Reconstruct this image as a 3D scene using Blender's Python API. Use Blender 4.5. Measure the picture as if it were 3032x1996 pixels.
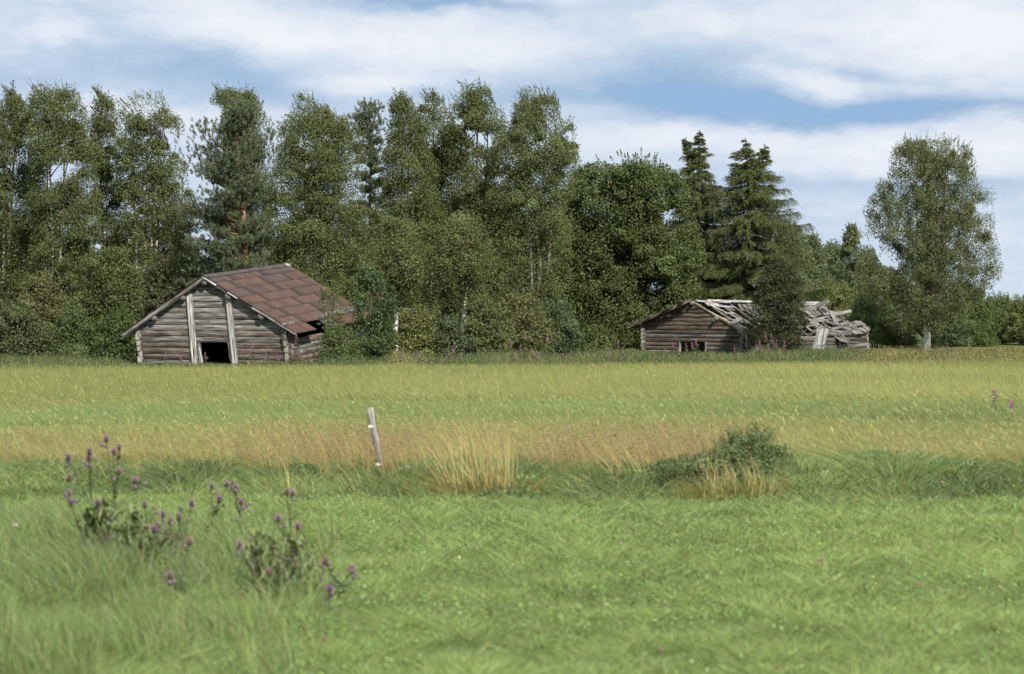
import bpy, math, random
import numpy as np
from mathutils import Vector

R = math.radians
scene = bpy.context.scene
for o in list(bpy.data.objects):
    bpy.data.objects.remove(o)

# ------------------------------------------------------------------ camera
F = 8422.0          # focal length in pixels of the 3032 px wide photograph
HZ = 885.0          # horizon row
H = 2.85            # camera height above the field
cam = bpy.data.cameras.new("camera")
camo = bpy.data.objects.new("camera", cam)
scene.collection.objects.link(camo)
cam.sensor_width = 36.0
cam.lens = 36.0 * F / 3032.0
cam.shift_y = -(998.0 - HZ) / 3032.0
camo.location = (0, 0, H)
camo.rotation_euler = (R(90), 0, 0)
cam.clip_end = 5000
cam.dof.use_dof = True
cam.dof.focus_distance = 125.0
cam.dof.aperture_fstop = 2.8
scene.camera = camo

# ------------------------------------------------------------------ light
SUN_EL, SUN_AZ = R(40), R(24)      # azimuth measured from the camera's back towards the right
sd = bpy.data.lights.new("sun", 'SUN')
sd.energy = 4.5
sd.angle = R(0.5)
sd.color = (1.0, 0.95, 0.86)
so = bpy.data.objects.new("sun", sd)
scene.collection.objects.link(so)
to_sun = Vector((math.sin(SUN_AZ) * math.cos(SUN_EL), -math.cos(SUN_AZ) * math.cos(SUN_EL), math.sin(SUN_EL)))
so.rotation_euler = to_sun.to_track_quat('Z', 'Y').to_euler()
so.location = (20, -20, 40)
scene.view_settings.view_transform = 'Standard'
scene.view_settings.look = 'None'
scene.view_settings.exposure = 0.55
scene.view_settings.gamma = 1.0
scene.cycles.max_bounces = 6
scene.cycles.transparent_max_bounces = 4
scene.cycles.use_denoising = True


class NT:
    """short node-graph writer"""
    def __init__(s, tree):
        s.t = tree
        s.n = tree.nodes
        s.l = tree.links

    def add(s, typ, **kw):
        nd = s.n.new(typ)
        for k, v in kw.items():
            setattr(nd, k, v)
        return nd

    def put(s, sock, v):
        if hasattr(v, 'is_output'):
            s.l.new(v, sock)
        else:
            sock.default_value = v

    def m(s, op, a, b=0.0, c=None, clamp=False):
        nd = s.add('ShaderNodeMath', operation=op)
        nd.use_clamp = clamp
        s.put(nd.inputs[0], a)
        s.put(nd.inputs[1], b)
        if c is not None:
            s.put(nd.inputs[2], c)
        return nd.outputs[0]

    def mix(s, f, a, b, blend='MIX'):
        nd = s.add('ShaderNodeMix', data_type='RGBA', blend_type=blend)
        s.put(nd.inputs[0], f)
        s.put(nd.inputs[6], a)
        s.put(nd.inputs[7], b)
        return nd.outputs[2]

    def comb(s, x, y, z):
        nd = s.add('ShaderNodeCombineXYZ')
        for i, v in enumerate((x, y, z)):
            s.put(nd.inputs[i], v)
        return nd.outputs[0]

    def sep(s, v):
        nd = s.add('ShaderNodeSeparateXYZ')
        s.put(nd.inputs[0], v)
        return nd.outputs

    def noise(s, vec, scale=1.0, detail=4.0, rough=0.55, dist=0.0):
        nd = s.add('ShaderNodeTexNoise')
        s.put(nd.inputs['Vector'], vec)
        nd.inputs['Scale'].default_value = scale
        nd.inputs['Detail'].default_value = detail
        nd.inputs['Roughness'].default_value = rough
        nd.inputs['Distortion'].default_value = dist
        return nd.outputs['Fac']

    def ramp(s, f, stops):
        nd = s.add('ShaderNodeValToRGB')
        cr = nd.color_ramp
        while len(cr.elements) < len(stops):
            cr.elements.new(0.5)
        for e, (p, c) in zip(cr.elements, stops):
            e.position = p
            e.color = (*c, 1) if len(c) == 3 else c
        s.put(nd.inputs[0], f)
        return nd.outputs[0]


# ------------------------------------------------------------------ sky
world = bpy.data.worlds.new("World")
scene.world = world
world.use_nodes = True
wt = NT(world.node_tree)
wt.n.clear()
tc = wt.add('ShaderNodeTexCoord')
gx, gy, gz = wt.sep(tc.outputs['Generated'])
A = wt.m('MULTIPLY', wt.m('ARCTAN2', gx, gy), 57.2958)          # azimuth, degrees from north
E = wt.m('MULTIPLY', wt.m('ARCSINE', gz), 57.2958)              # elevation, degrees
sky = wt.add('ShaderNodeTexSky', sky_type='NISHITA')
sky.sun_disc = False
sky.sun_elevation = SUN_EL
sky.sun_rotation = math.pi - SUN_AZ
sky.altitude = 0
sky.air_density = 1.0
sky.dust_density = 0.6
sky.ozone_density = 1.2
# the air near the horizon is clear and blue here: look the sky up somewhat higher
lift = wt.comb(gx, gy, wt.m('ADD', wt.m('ABSOLUTE', gz), 0.24))
nrm = wt.add('ShaderNodeVectorMath', operation='NORMALIZE')
wt.put(nrm.inputs[0], lift)
wt.put(sky.inputs[0], nrm.outputs[0])


def blob(a0, e0, sa, se, tilt, amp):
    c, s_ = math.cos(R(tilt)), math.sin(R(tilt))
    da = wt.m('SUBTRACT', Aw, a0)
    de = wt.m('SUBTRACT', Ew, e0)
    u = wt.m('DIVIDE', wt.m('ADD', wt.m('MULTIPLY', da, c), wt.m('MULTIPLY', de, s_)), sa)
    v = wt.m('DIVIDE', wt.m('SUBTRACT', wt.m('MULTIPLY', de, c), wt.m('MULTIPLY', da, s_)), se)
    q = wt.m('ADD', wt.m('MULTIPLY', u, u), wt.m('MULTIPLY', v, v))
    return wt.m('MULTIPLY', wt.m('EXPONENT', wt.m('MULTIPLY', q, -1.0)), amp)


wv = wt.comb(wt.m('MULTIPLY', A, 0.45), wt.m('MULTIPLY', E, 1.1), 0.0)
w1 = wt.m('SUBTRACT', wt.noise(wv, 0.9, 5, 0.6), 0.5)
w2 = wt.m('SUBTRACT', wt.noise(wt.comb(wt.m('MULTIPLY', A, 0.45), wt.m('MULTIPLY', E, 1.1), 7.7), 0.9, 5, 0.6), 0.5)
Aw = wt.m('ADD', A, wt.m('MULTIPLY', w1, 1.7))
Ew = wt.m('ADD', E, wt.m('MULTIPLY', w2, 0.9))
blobs = [
    # blue gaps
    (-6.6, 4.75, 2.8, 0.45, -9, -0.30), (-5.2, 4.2, 1.8, 0.3, -4, -0.18), (-1.6, 5.95, 1.9, 0.16, -3, -0.42),
    (3.4, 4.35, 1.9, 0.55, -8, -0.36), (4.2, 3.95, 3.4, 0.34, -3, -0.42), (7.2, 3.72, 3.0, 0.2, 2, -0.5),
    (6.9, 4.55, 1.6, 0.12, -8, -0.2), (-0.5, 4.0, 1.6, 0.25, 0, -0.16), (9.0, 2.2, 2.5, 0.16, 0, -0.18), (4.8, 2.3, 2.0, 0.14, 0, -0.14),
    (-9.5, 4.35, 1.5, 0.3, 0, -0.2),
    # white cloud
    (-5.3, 5.4, 1.9, 0.5, -12, 0.34), (-8.9, 5.25, 1.3, 0.35, -12, 0.28), (-1.2, 5.1, 2.4, 0.55, -6, 0.26),
    (-3.0, 4.35, 1.3, 0.2, 0, 0.3), (8.9, 5.3, 2.6, 0.8, -6, 0.36), (6.2, 4.25, 0.8, 0.42, -10, 0.34),
    (3.6, 5.5, 2.5, 0.4, 0, 0.12), (3.2, 3.2, 3.5, 0.3, 0, 0.22), (8.5, 2.9, 3.0, 0.5, 0, 0.26), (-7.4, 3.6, 3.0, 0.35, 0, 0.14),
    (9.5, 1.3, 2.0, 0.5, 0, 0.1),
]
acc = 0.70
for b in blobs:
    acc = wt.m('ADD', acc, blob(*b))
det = wt.m('SUBTRACT', wt.noise(wt.comb(wt.m('MULTIPLY', Aw, 0.5), wt.m('MULTIPLY', Ew, 1.3), 3.1), 1.3, 7, 0.6), 0.5)
fine = wt.m('SUBTRACT', wt.noise(wt.comb(wt.m('MULTIPLY', Aw, 0.8), wt.m('MULTIPLY', Ew, 1.6), 9.1), 3.0, 6, 0.62), 0.5)
mask = wt.m('ADD', wt.m('ADD', acc, wt.m('MULTIPLY', det, 0.50)), wt.m('MULTIPLY', fine, 0.09), clamp=True)
skyc = wt.mix(1.0, sky.outputs[0], (0.092, 0.102, 0.102, 1), 'MULTIPLY')
cover = wt.ramp(mask, [(0.0, (0.16,) * 3), (0.22, (0.30,) * 3), (0.50, (0.68,) * 3), (0.80, (1,) * 3)])
cloudc = wt.ramp(mask, [(0.3, (0.27, 0.345, 0.45)), (0.6, (0.395, 0.465, 0.56)), (1.0, (0.59, 0.615, 0.66))])
bg = wt.add('ShaderNodeBackground')
wt.put(bg.inputs[0], wt.mix(cover, skyc, cloudc))
bg.inputs[1].default_value = 1.0
wo = wt.add('ShaderNodeOutputWorld')
wt.l.new(bg.outputs[0], wo.inputs[0])


# ------------------------------------------------------------------ helpers
def P(x, y, D):
    """point of the place seen at photo pixel (x, y) when it is D metres away"""
    return np.array([(x - 1516.0) / F * D, D, H - (y - HZ) / F * D])


def px(x, D):
    return (x - 1516.0) / F * D


def pz(y, D):
    return H - (y - HZ) / F * D


def gd(y):
    """distance of the ground seen at row y"""
    return F * H / (y - HZ)


def vnoise(x, y, seed=0, octaves=3):
    rng = np.random.default_rng(seed)
    out = np.zeros_like(x, dtype=float)
    amp = 1.0
    tot = 0
    for k in range(octaves):
        g = rng.random((64, 64))
        xi = np.floor(x).astype(int)
        yi = np.floor(y).astype(int)
        fx = x - xi
        fy = y - yi
        fx = fx * fx * (3 - 2 * fx)
        fy = fy * fy * (3 - 2 * fy)
        a = g[xi % 64, yi % 64]
        b = g[(xi + 1) % 64, yi % 64]
        c = g[xi % 64, (yi + 1) % 64]
        d = g[(xi + 1) % 64, (yi + 1) % 64]
        out += amp * ((a * (1 - fx) + b * fx) * (1 - fy) + (c * (1 - fx) + d * fx) * fy)
        tot += amp
        amp *= 0.5
        x = x * 2.03 + 11.3
        y = y * 2.03 + 5.7
    return out / tot


class Geo:
    """collects vertices, faces and colours and links them as one mesh object"""
    def __init__(s):
        s.v, s.f3, s.f4, s.c, s.g = [], [], [], [], []
        s.n = 0

    def add(s, v, f4=None, f3=None, col=(1, 1, 1), grain=None):
        v = np.asarray(v, dtype=np.float64).reshape(-1, 3)
        c = np.asarray(col, dtype=np.float64)
        if c.ndim == 1:
            c = np.broadcast_to(c, (len(v), 3))
        s.v.append(v)
        s.c.append(c)
        s.g.append(np.zeros((len(v), 3)) if grain is None else np.asarray(grain, dtype=np.float64))
        if f4 is not None and len(f4):
            s.f4.append(np.asarray(f4, dtype=np.int64) + s.n)
        if f3 is not None and len(f3):
            s.f3.append(np.asarray(f3, dtype=np.int64) + s.n)
        s.n += len(v)

    def arrays(s):
        return np.concatenate(s.v), np.concatenate(s.c), np.concatenate(s.g)

    def build(s, name, mat, parent=None, smooth=False, xf=None, origin=None):
        v, c, g = s.arrays()
        if xf is not None:
            v = xf(v)
        if origin is not None:
            v = v - np.asarray(origin)
        f4 = np.concatenate(s.f4) if s.f4 else np.zeros((0, 4), int)
        f3 = np.concatenate(s.f3) if s.f3 else np.zeros((0, 3), int)
        me = bpy.data.meshes.new(name)
        me.vertices.add(len(v))
        me.vertices.foreach_set('co', v.astype(np.float32).ravel())
        nl = 4 * len(f4) + 3 * len(f3)
        me.loops.add(nl)
        me.loops.foreach_set('vertex_index', np.concatenate([f4.ravel(), f3.ravel()]).astype(np.int32))
        me.polygons.add(len(f4) + len(f3))
        st = np.concatenate([np.arange(len(f4)) * 4, 4 * len(f4) + np.arange(len(f3)) * 3]).astype(np.int32)
        me.polygons.foreach_set('loop_start', st)
        if smooth:
            me.polygons.foreach_set('use_smooth', np.ones(len(f4) + len(f3), dtype=bool))
        a = me.attributes.new('Col', 'FLOAT_COLOR', 'POINT')
        a.data.foreach_set('color', np.concatenate([c, np.ones((len(c), 1))], 1).astype(np.float32).ravel())
        if np.any(g):
            a = me.attributes.new('grain', 'FLOAT_VECTOR', 'POINT')
            a.data.foreach_set('vector', g.astype(np.float32).ravel())
        me.update(calc_edges=True)
        me.materials.append(mat)
        o = bpy.data.objects.new(name, me)
        scene.collection.objects.link(o)
        if origin is not None:
            o.location = tuple(float(t) for t in origin)
        if parent is not None:
            o.parent = parent
        return o


def tag(o, label=None, cat=None, group=None, kind=None):
    if label:
        o['label'] = label
    if cat:
        o['category'] = cat
    if group:
        o['group'] = group
    if kind:
        o['kind'] = kind
    return o


def thing(name, loc, label, cat, group=None):
    o = bpy.data.objects.new(name, None)
    o.empty_display_size = 0.2
    scene.collection.objects.link(o)
    o.location = tuple(float(t) for t in loc)
    return tag(o, label, cat, group)


def local(parent, o):
    """parts were written in world coordinates around the parent's base"""
    o.parent = parent
    return o


def unit(v):
    return v / np.maximum(np.linalg.norm(v, axis=-1, keepdims=True), 1e-9)


def tube(geo, path, rad, n=6, col=(1, 1, 1), cap=True, grain_id=0.0):
    path = np.asarray(path, float)
    K = len(path)
    rad = np.broadcast_to(np.asarray(rad, float), (K,))
    tan = unit(np.gradient(path, axis=0))
    ref = np.array([0.0, 1.0, 0.0]) if abs(tan[:, 1]).mean() < 0.8 else np.array([1.0, 0, 0])
    u = unit(np.cross(tan, ref))
    w = np.cross(tan, u)
    th = np.arange(n) / n * 2 * np.pi
    ring = path[:, None, :] + rad[:, None, None] * (np.cos(th)[None, :, None] * u[:, None, :] + np.sin(th)[None, :, None] * w[:, None, :])
    v = ring.reshape(-1, 3)
    f = []
    for k in range(K - 1):
        for i in range(n):
            j = (i + 1) % n
            f.append((k * n + i, k * n + j, (k + 1) * n + j, (k + 1) * n + i))
    d = np.concatenate([[0], np.cumsum(np.linalg.norm(np.diff(path, axis=0), axis=1))])
    gr = np.stack([np.repeat(d, n), np.tile(th * 0.1, K), np.full(K * n, grain_id)], 1)
    f3 = []
    if cap:
        c0 = len(v)
        v = np.concatenate([v, path[:1], path[-1:]])
        gr = np.concatenate([gr, [[0, 0, grain_id + 3]], [[d[-1], 0, grain_id + 3]]])
        for i in range(n):
            j = (i + 1) % n
            f3.append((c0, j, i))
            f3.append((c0 + 1, (K - 1) * n + i, (K - 1) * n + j))
    cc = np.asarray(col, float)
    if cc.ndim == 2:
        cc = np.repeat(cc, n, axis=0)
        if cap:
            cc = np.concatenate([cc, cc[:1], cc[-1:]])
    geo.add(v, f, f3, cc, gr)


def rand_unit(rng, n):
    return unit(rng.normal(size=(n, 3)))


def leaf_quads(geo, pts, size, rng, col, aspect=0.68, axis=None, axis_w=0.0, flat=0.25, out=None, out_w=0.0):
    """one rhombic leaf per point"""
    n = len(pts)
    d = rand_unit(rng, n)
    if axis is not None:
        d = unit(d * (1 - axis_w) + np.asarray(axis) * axis_w)
    q = rand_unit(rng, n)
    q[:, 2] *= (1 + 0)
    nrm = unit(unit(np.cross(d, q)) + np.array([0, 0, flat]) + (0 if out is None else out * out_w))
    d = unit(d - nrm * np.sum(d * nrm, 1, keepdims=True) * 0.8)
    s = unit(np.cross(nrm, d))
    L = size * rng.uniform(0.65, 1.25, n)[:, None]
    a = pts - d * L * 0.5
    b = pts + s * L * aspect * 0.5 - d * L * 0.05
    c = pts + d * L * 0.5
    e = pts - s * L * aspect * 0.5 - d * L * 0.05
    v = np.stack([a, b, c, e], 1).reshape(-1, 3)
    f = np.arange(4 * n).reshape(n, 4)
    geo.add(v, f, None, np.repeat(col, 4, axis=0))


def blades(geo, base, tip, width, col, rng, bend=None, seg=2, tipcol=None):
    """grass blades from base to tip, bowed"""
    n = len(base)
    view = np.array([0, 1.0, 0])
    dirv = tip - base
    side = unit(np.cross(dirv, view) + rng.normal(size=(n, 3)) * 0.35 * np.linalg.norm(dirv, axis=1, keepdims=True))
    w = np.broadcast_to(np.asarray(width, float), (n,))[:, None]
    tipcol = col if tipcol is None else tipcol
    if seg == 1:
        v = np.stack([base - side * w * 0.5, base + side * w * 0.5, tip], 1).reshape(-1, 3)
        c = np.stack([col, col, tipcol], 1).reshape(-1, 3)
        geo.add(v, None, np.arange(3 * n).reshape(n, 3), c)
        return
    mid = base + dirv * 0.55
    if bend is not None:
        mid = mid + bend
    v = np.stack([base - side * w * 0.5, base + side * w * 0.5, mid + side * w * 0.42, mid - side * w * 0.42, tip], 1).reshape(-1, 3)
    i = np.arange(n)[:, None] * 5
    mc = (col + tipcol) * 0.5
    c = np.stack([col, col, mc, mc, tipcol], 1).reshape(-1, 3)
    geo.add(v, i + np.array([[0, 1, 2, 3]]), i + np.array([[3, 2, 4]]), c)


def vary(rng, n, base, dv=0.18, dh=0.08):
    """n colours around a base colour"""
    base = np.asarray(base, float)
    k = np.exp(rng.normal(0, dv, (n, 1)))
    h = np.exp(rng.normal(0, dh, (n, 3)))
    return np.clip(base * k * h, 0.002, 0.95)


# ------------------------------------------------------------------ materials
def leaf_mat(name, trans=0.25, rough=0.5, spec=0.3, bump=False):
    m = bpy.data.materials.new(name)
    m.use_nodes = True
    t = NT(m.node_tree)
    t.n.clear()
    at = t.add('ShaderNodeAttribute', attribute_name='Col')
    bs = t.add('ShaderNodeBsdfPrincipled')
    t.put(bs.inputs['Base Color'], at.outputs['Color'])
    bs.inputs['Roughness'].default_value = rough
    bs.inputs['Specular IOR Level'].default_value = spec
    tr = t.add('ShaderNodeBsdfTranslucent')
    t.put(tr.inputs[0], t.mix(1.0, at.outputs['Color'], (1.25, 1.3, 0.55, 1), 'MULTIPLY'))
    mx = t.add('ShaderNodeMixShader')
    mx.inputs[0].default_value = trans
    t.l.new(bs.outputs[0], mx.inputs[1])
    t.l.new(tr.outputs[0], mx.inputs[2])
    out = t.add('ShaderNodeOutputMaterial')
    t.l.new(mx.outputs[0], out.inputs[0])
    return m


def wood_mat(name, grain=1.0, rough=0.85, lichen=0.0):
    """weathered wood: colour attribute per board, streaks along the board"""
    m = bpy.data.materials.new(name)
    m.use_nodes = True
    t = NT(m.node_tree)
    t.n.clear()
    at = t.add('ShaderNodeAttribute', attribute_name='Col')
    ga = t.add('ShaderNodeAttribute', attribute_name='grain')
    x, y, z = t.sep(ga.outputs['Vector'])
    v1 = t.comb(t.m('MULTIPLY', x, 1.3), t.m('MULTIPLY', y, 15.0), t.m('MULTIPLY', z, 7.3))
    n1 = t.noise(v1, 1.0, 6, 0.62, 0.4)
    n3 = t.noise(t.comb(t.m('MULTIPLY', x, 0.8), t.m('MULTIPLY', y, 42.0), t.m('MULTIPLY', z, 9.7)), 1.0, 3, 0.6, 0.3)
    k3 = t.ramp(n3, [(0.36, (0.30, 0.29, 0.28)), (0.47, (1, 1, 1)), (0.62, (1.1, 1.1, 1.1)), (0.75, (1.5, 1.5, 1.5))])
    v2 = t.comb(t.m('MULTIPLY', x, 0.7), t.m('MULTIPLY', y, 5.0), t.m('MULTIPLY', z, 3.1))
    n2 = t.noise(v2, 1.0, 4, 0.6, 0.6)
    k1 = t.ramp(n1, [(0.30, (0.16, 0.15, 0.14)), (0.43, (0.66, 0.64, 0.62)), (0.56, (1.1, 1.1, 1.1)), (0.74, (1.9, 1.92, 1.92))])
    k2 = t.ramp(n2, [(0.30, (0.55, 0.50, 0.46)), (0.5, (1, 1, 1)), (0.72, (1.35, 1.38, 1.42))])
    c = t.mix(1.0, t.mix(1.0, t.mix(1.0, at.outputs['Color'], k1, 'MULTIPLY'), k2, 'MULTIPLY'), k3, 'MULTIPLY')
    # pale nail heads, knots and chipped spots
    v3 = t.comb(t.m('MULTIPLY', x, 3.5), t.m('MULTIPLY', y, 9.0), t.m('MULTIPLY', z, 5.7))
    vo = t.add('ShaderNodeTexVoronoi')
    t.put(vo.inputs['Vector'], v3)
    vo.inputs['Scale'].default_value = 1.0
    spot = t.m('LESS_THAN', vo.outputs['Distance'], 0.10)
    keep = t.m('GREATER_THAN', t.sep(vo.outputs['Color'])[0], 0.45)
    c = t.mix(t.m('MULTIPLY', t.m('MULTIPLY', spot, keep), 0.65), c, (0.42, 0.40, 0.36, 1))
    if lichen:
        li = t.noise(t.comb(t.m('MULTIPLY', x, 4), t.m('MULTIPLY', y, 9), z), 1.6, 6, 0.7)
        c = t.mix(t.m('MULTIPLY', t.ramp(li, [(0.5, (0, 0, 0)), (0.66, (1, 1, 1))]), lichen), c, (0.30, 0.30, 0.22, 1))
    bs = t.add('ShaderNodeBsdfPrincipled')
    t.put(bs.inputs['Base Color'], c)
    bs.inputs['Roughness'].default_value = rough
    bs.inputs['Specular IOR Level'].default_value = 0.15
    bp = t.add('ShaderNodeBump')
    bp.inputs['Strength'].default_value = 0.7
    bp.inputs['Distance'].default_value = 0.02
    t.put(bp.inputs['Height'], n1)
    t.l.new(bp.outputs[0], bs.inputs['Normal'])
    out = t.add('ShaderNodeOutputMaterial')
    t.l.new(bs.outputs[0], out.inputs[0])
    return m


def rust_mat(name):
    m = bpy.data.materials.new(name)
    m.use_nodes = True
    t = NT(m.node_tree)
    t.n.clear()
    at = t.add('ShaderNodeAttribute', attribute_name='Col')
    ga = t.add('ShaderNodeAttribute', attribute_name='grain')
    x, y, z = t.sep(ga.outputs['Vector'])
    n1 = t.noise(t.comb(t.m('MULTIPLY', x, 1.1), t.m('MULTIPLY', y, 0.8), t.m('MULTIPLY', z, 0.03)), 1.6, 8, 0.70, 0.8)
    n2 = t.noise(t.comb(t.m('MULTIPLY', x, 9.0), t.m('MULTIPLY', y, 1.2), t.m('MULTIPLY', z, 2.1)), 1.0, 5, 0.65)
    k = t.ramp(n1, [(0.30, (0.58, 0.60, 0.68)), (0.48, (1, 1, 1)), (0.60, (1.30, 1.08, 0.92)), (0.72, (1.85, 1.25, 0.78))])
    k2 = t.ramp(n2, [(0.3, (0.78, 0.78, 0.80)), (0.55, (1, 1, 1)), (0.75, (1.18, 1.15, 1.1))])
    c = t.mix(1.0, t.mix(1.0, at.outputs['Color'], k, 'MULTIPLY'), k2, 'MULTIPLY')
    bs = t.add('ShaderNodeBsdfPrincipled')
    t.put(bs.inputs['Base Color'], c)
    bs.inputs['Roughness'].default_value = 0.72
    bs.inputs['Specular IOR Level'].default_value = 0.3
    bp = t.add('ShaderNodeBump')
    bp.inputs['Strength'].default_value = 0.25
    bp.inputs['Distance'].default_value = 0.02
    t.put(bp.inputs['Height'], n1)
    t.l.new(bp.outputs[0], bs.inputs['Normal'])
    out = t.add('ShaderNodeOutputMaterial')
    t.l.new(bs.outputs[0], out.inputs[0])
    return m


def bark_mat(name, kind):
    m = bpy.data.materials.new(name)
    m.use_nodes = True
    t = NT(m.node_tree)
    t.n.clear()
    at = t.add('ShaderNodeAttribute', attribute_name='Col')
    tcn = t.add('ShaderNodeTexCoord')
    x, y, z = t.sep(tcn.outputs['Object'])
    if kind == 'birch':
        n = t.noise(t.comb(t.m('MULTIPLY', x, 4), t.m('MULTIPLY', y, 4), t.m('MULTIPLY', z, 7)), 1.0, 5, 0.65)
        k = t.ramp(n, [(0.34, (0.10, 0.09, 0.085)), (0.41, (0.85, 0.83, 0.8)), (0.7, (1.15, 1.13, 1.1))])
    else:
        n = t.noise(t.comb(t.m('MULTIPLY', x, 9), t.m('MULTIPLY', y, 9), t.m('MULTIPLY', z, 3.0)), 1.0, 6, 0.65)
        k = t.ramp(n, [(0.32, (0.45, 0.42, 0.42)), (0.5, (0.95, 0.95, 0.95)), (0.7, (1.3, 1.28, 1.25))])
    bs = t.add('ShaderNodeBsdfPrincipled')
    t.put(bs.inputs['Base Color'], t.mix(1.0, at.outputs['Color'], k, 'MULTIPLY'))
    bs.inputs['Roughness'].default_value = 0.85
    bs.inputs['Specular IOR Level'].default_value = 0.15
    out = t.add('ShaderNodeOutputMaterial')
    t.l.new(bs.outputs[0], out.inputs[0])
    return m


def ground_mat():
    m = bpy.data.materials.new("soil_and_moss")
    m.use_nodes = True
    t = NT(m.node_tree)
    t.n.clear()
    tcn = t.add('ShaderNodeTexCoord')
    n = t.noise(tcn.outputs['Object'], 0.9, 8, 0.65)
    c = t.ramp(n, [(0.3, (0.05, 0.065, 0.022)), (0.5, (0.08, 0.105, 0.035)), (0.7, (0.11, 0.125, 0.05))])
    bs = t.add('ShaderNodeBsdfPrincipled')
    t.put(bs.inputs['Base Color'], c)
    bs.inputs['Roughness'].default_value = 1.0
    bs.inputs['Specular IOR Level'].default_value = 0.05
    bp = t.add('ShaderNodeBump')
    bp.inputs['Strength'].default_value = 1.0
    bp.inputs['Distance'].default_value = 0.1
    t.put(bp.inputs['Height'], n)
    t.l.new(bp.outputs[0], bs.inputs['Normal'])
    out = t.add('ShaderNodeOutputMaterial')
    t.l.new(bs.outputs[0], out.inputs[0])
    return m


M_LEAF = leaf_mat("broad_leaf", 0.30, 0.5, 0.22)
M_NEEDLE = leaf_mat("needle", 0.10, 0.55, 0.25)
M_GRASS = leaf_mat("grass_blade", 0.32, 0.5, 0.3)
M_STRAW = leaf_mat("straw", 0.25, 0.55, 0.25)
M_PETAL = leaf_mat("petal", 0.35, 0.6, 0.15)
M_LOG = wood_mat("weathered_log")
M_BOARD = wood_mat("grey_board")
M_SHINGLE = wood_mat("mossy_shingle", lichen=0.5)
M_RUST = rust_mat("rusty_sheet_metal")
M_BIRCH = bark_mat("birch_bark", 'birch')
M_BARK = bark_mat("rough_bark", 'bark')
M_GROUND = ground_mat()

# ------------------------------------------------------------------ ground
g = Geo()
xs = np.concatenate([[-3000, -600, -150], np.linspace(-60, 60, 41), [150, 600, 3000]])
ys = np.concatenate([[-300, -50, 0], np.linspace(10, 260, 61), [400, 900, 4000]])
XX, YY = np.meshgrid(xs, ys)
ZZ = (vnoise(XX * 0.13, YY * 0.13, 5) - 0.5) * 0.12 * ((np.abs(XX) < 61) & (YY > 5) & (YY < 265)) - 0.03
nx = len(xs)
f = []
for j in range(len(ys) - 1):
    for i in range(nx - 1):
        f.append((j * nx + i, j * nx + i + 1, (j + 1) * nx + i + 1, (j + 1) * nx + i))
g.add(np.stack([XX, YY, ZZ], -1).reshape(-1, 3), f)
tag(g.build("ground", M_GROUND, smooth=True), kind='structure')


# ------------------------------------------------------------------ log and board builders
GREY = np.array([0.205, 0.198, 0.182])
DGREY = np.array([0.145, 0.138, 0.128])
BROWN = np.array([0.128, 0.098, 0.075])
RED = np.array([0.118, 0.080, 0.060])
PALE = np.array([0.42, 0.41, 0.385])
_gid = [0.0]


def beam(geo, p0, p1, h, t, rng, up=(0, 0, 1), col=GREY, seg=10, wav=0.012, roundness=0.3, endcol=None, sag=0.0):
    """hewn log or board from p0 to p1, h tall along up, t thick, with wavy edges"""
    p0 = np.asarray(p0, float)
    p1 = np.asarray(p1, float)
    ax = unit(p1 - p0)
    up = np.asarray(up, float)
    up = unit(up - ax * np.dot(up, ax))
    sd_ = np.cross(ax, up)
    r = roundness
    q_ = r * 0.42
    prof = np.array([(-1, -1 + q_), (-1 + r, -1), (1 - r, -1), (1, -1 + q_), (1, 1 - q_), (1 - r, 1), (-1 + r, 1), (-1, 1 - q_)])
    if r < 0.02:
        prof = np.array([(-1, -1), (1, -1), (1, 1), (-1, 1)])
    n = len(prof)
    K = seg + 1
    L = np.linalg.norm(p1 - p0)
    s = np.linspace(0, 1, K)
    top = 0.5 * h + np.convolve(rng.normal(0, wav, K + 2), [0.25, 0.5, 0.25], 'valid')
    bot = 0.5 * h + np.convolve(rng.normal(0, wav, K + 2), [0.25, 0.5, 0.25], 'valid')
    frn = 0.5 * t + rng.normal(0, wav * 0.4, K)
    ce = p0 + (p1 - p0) * s[:, None] - up * (sag * 4 * s * (1 - s))[:, None]
    hh = np.where(prof[None, :, 1] > 0, top[:, None], bot[:, None]) * prof[None, :, 1]
    tt = prof[None, :, 0] * frn[:, None]
    v = ce[:, None, :] + hh[..., None] * up + tt[..., None] * sd_
    gid = _gid[0] = _gid[0] + 1.37
    gr = np.stack([np.repeat(s * L, n), (hh + tt * 0.3).ravel(), np.full(K * n, gid)], 1)
    v = v.reshape(-1, 3)
    f = []
    for k in range(K - 1):
        for i in range(n):
            j = (i + 1) % n
            f.append((k * n + i, k * n + j, (k + 1) * n + j, (k + 1) * n + i))
    col = np.asarray(col, float)
    cc = np.broadcast_to(col, (len(v), 3)).copy()
    cen = np.stack([ce[0], ce[-1]])
    ec = col * 1.15 if endcol is None else np.asarray(endcol, float)
    # end caps carry their own vertices so that the end grain has its own colour
    e0, e1 = v[:n], v[(K - 1) * n:]
    geo.add(v, f, None, cc, gr)
    for ring, c, rev in ((e0, cen[0], True), (e1, cen[1], False)):
        vv = np.concatenate([ring, c[None]])
        rel = ring - c
        gg = np.concatenate([np.stack([rel @ up, rel @ sd_ * 0.3, np.full(n, gid + 0.5)], 1), [[0, 0, gid + 0.5]]])
        ff = [(n, (i + 1) % n, i) if rev else (n, i, (i + 1) % n) for i in range(n)]
        geo.add(vv, None, ff, ec, gg)


def shear_place(base, th, lean, rise, lean_y=0.0):
    c, s = math.cos(th), math.sin(th)

    def xf(v):
        x = v[:, 0] + lean * v[:, 2]
        y = v[:, 1] + lean_y * v[:, 2]
        z = v[:, 2] + rise * v[:, 1]
        return np.stack([base[0] * 0 + c * x + s * y, -s * x + c * y, z], 1)
    return xf


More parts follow.
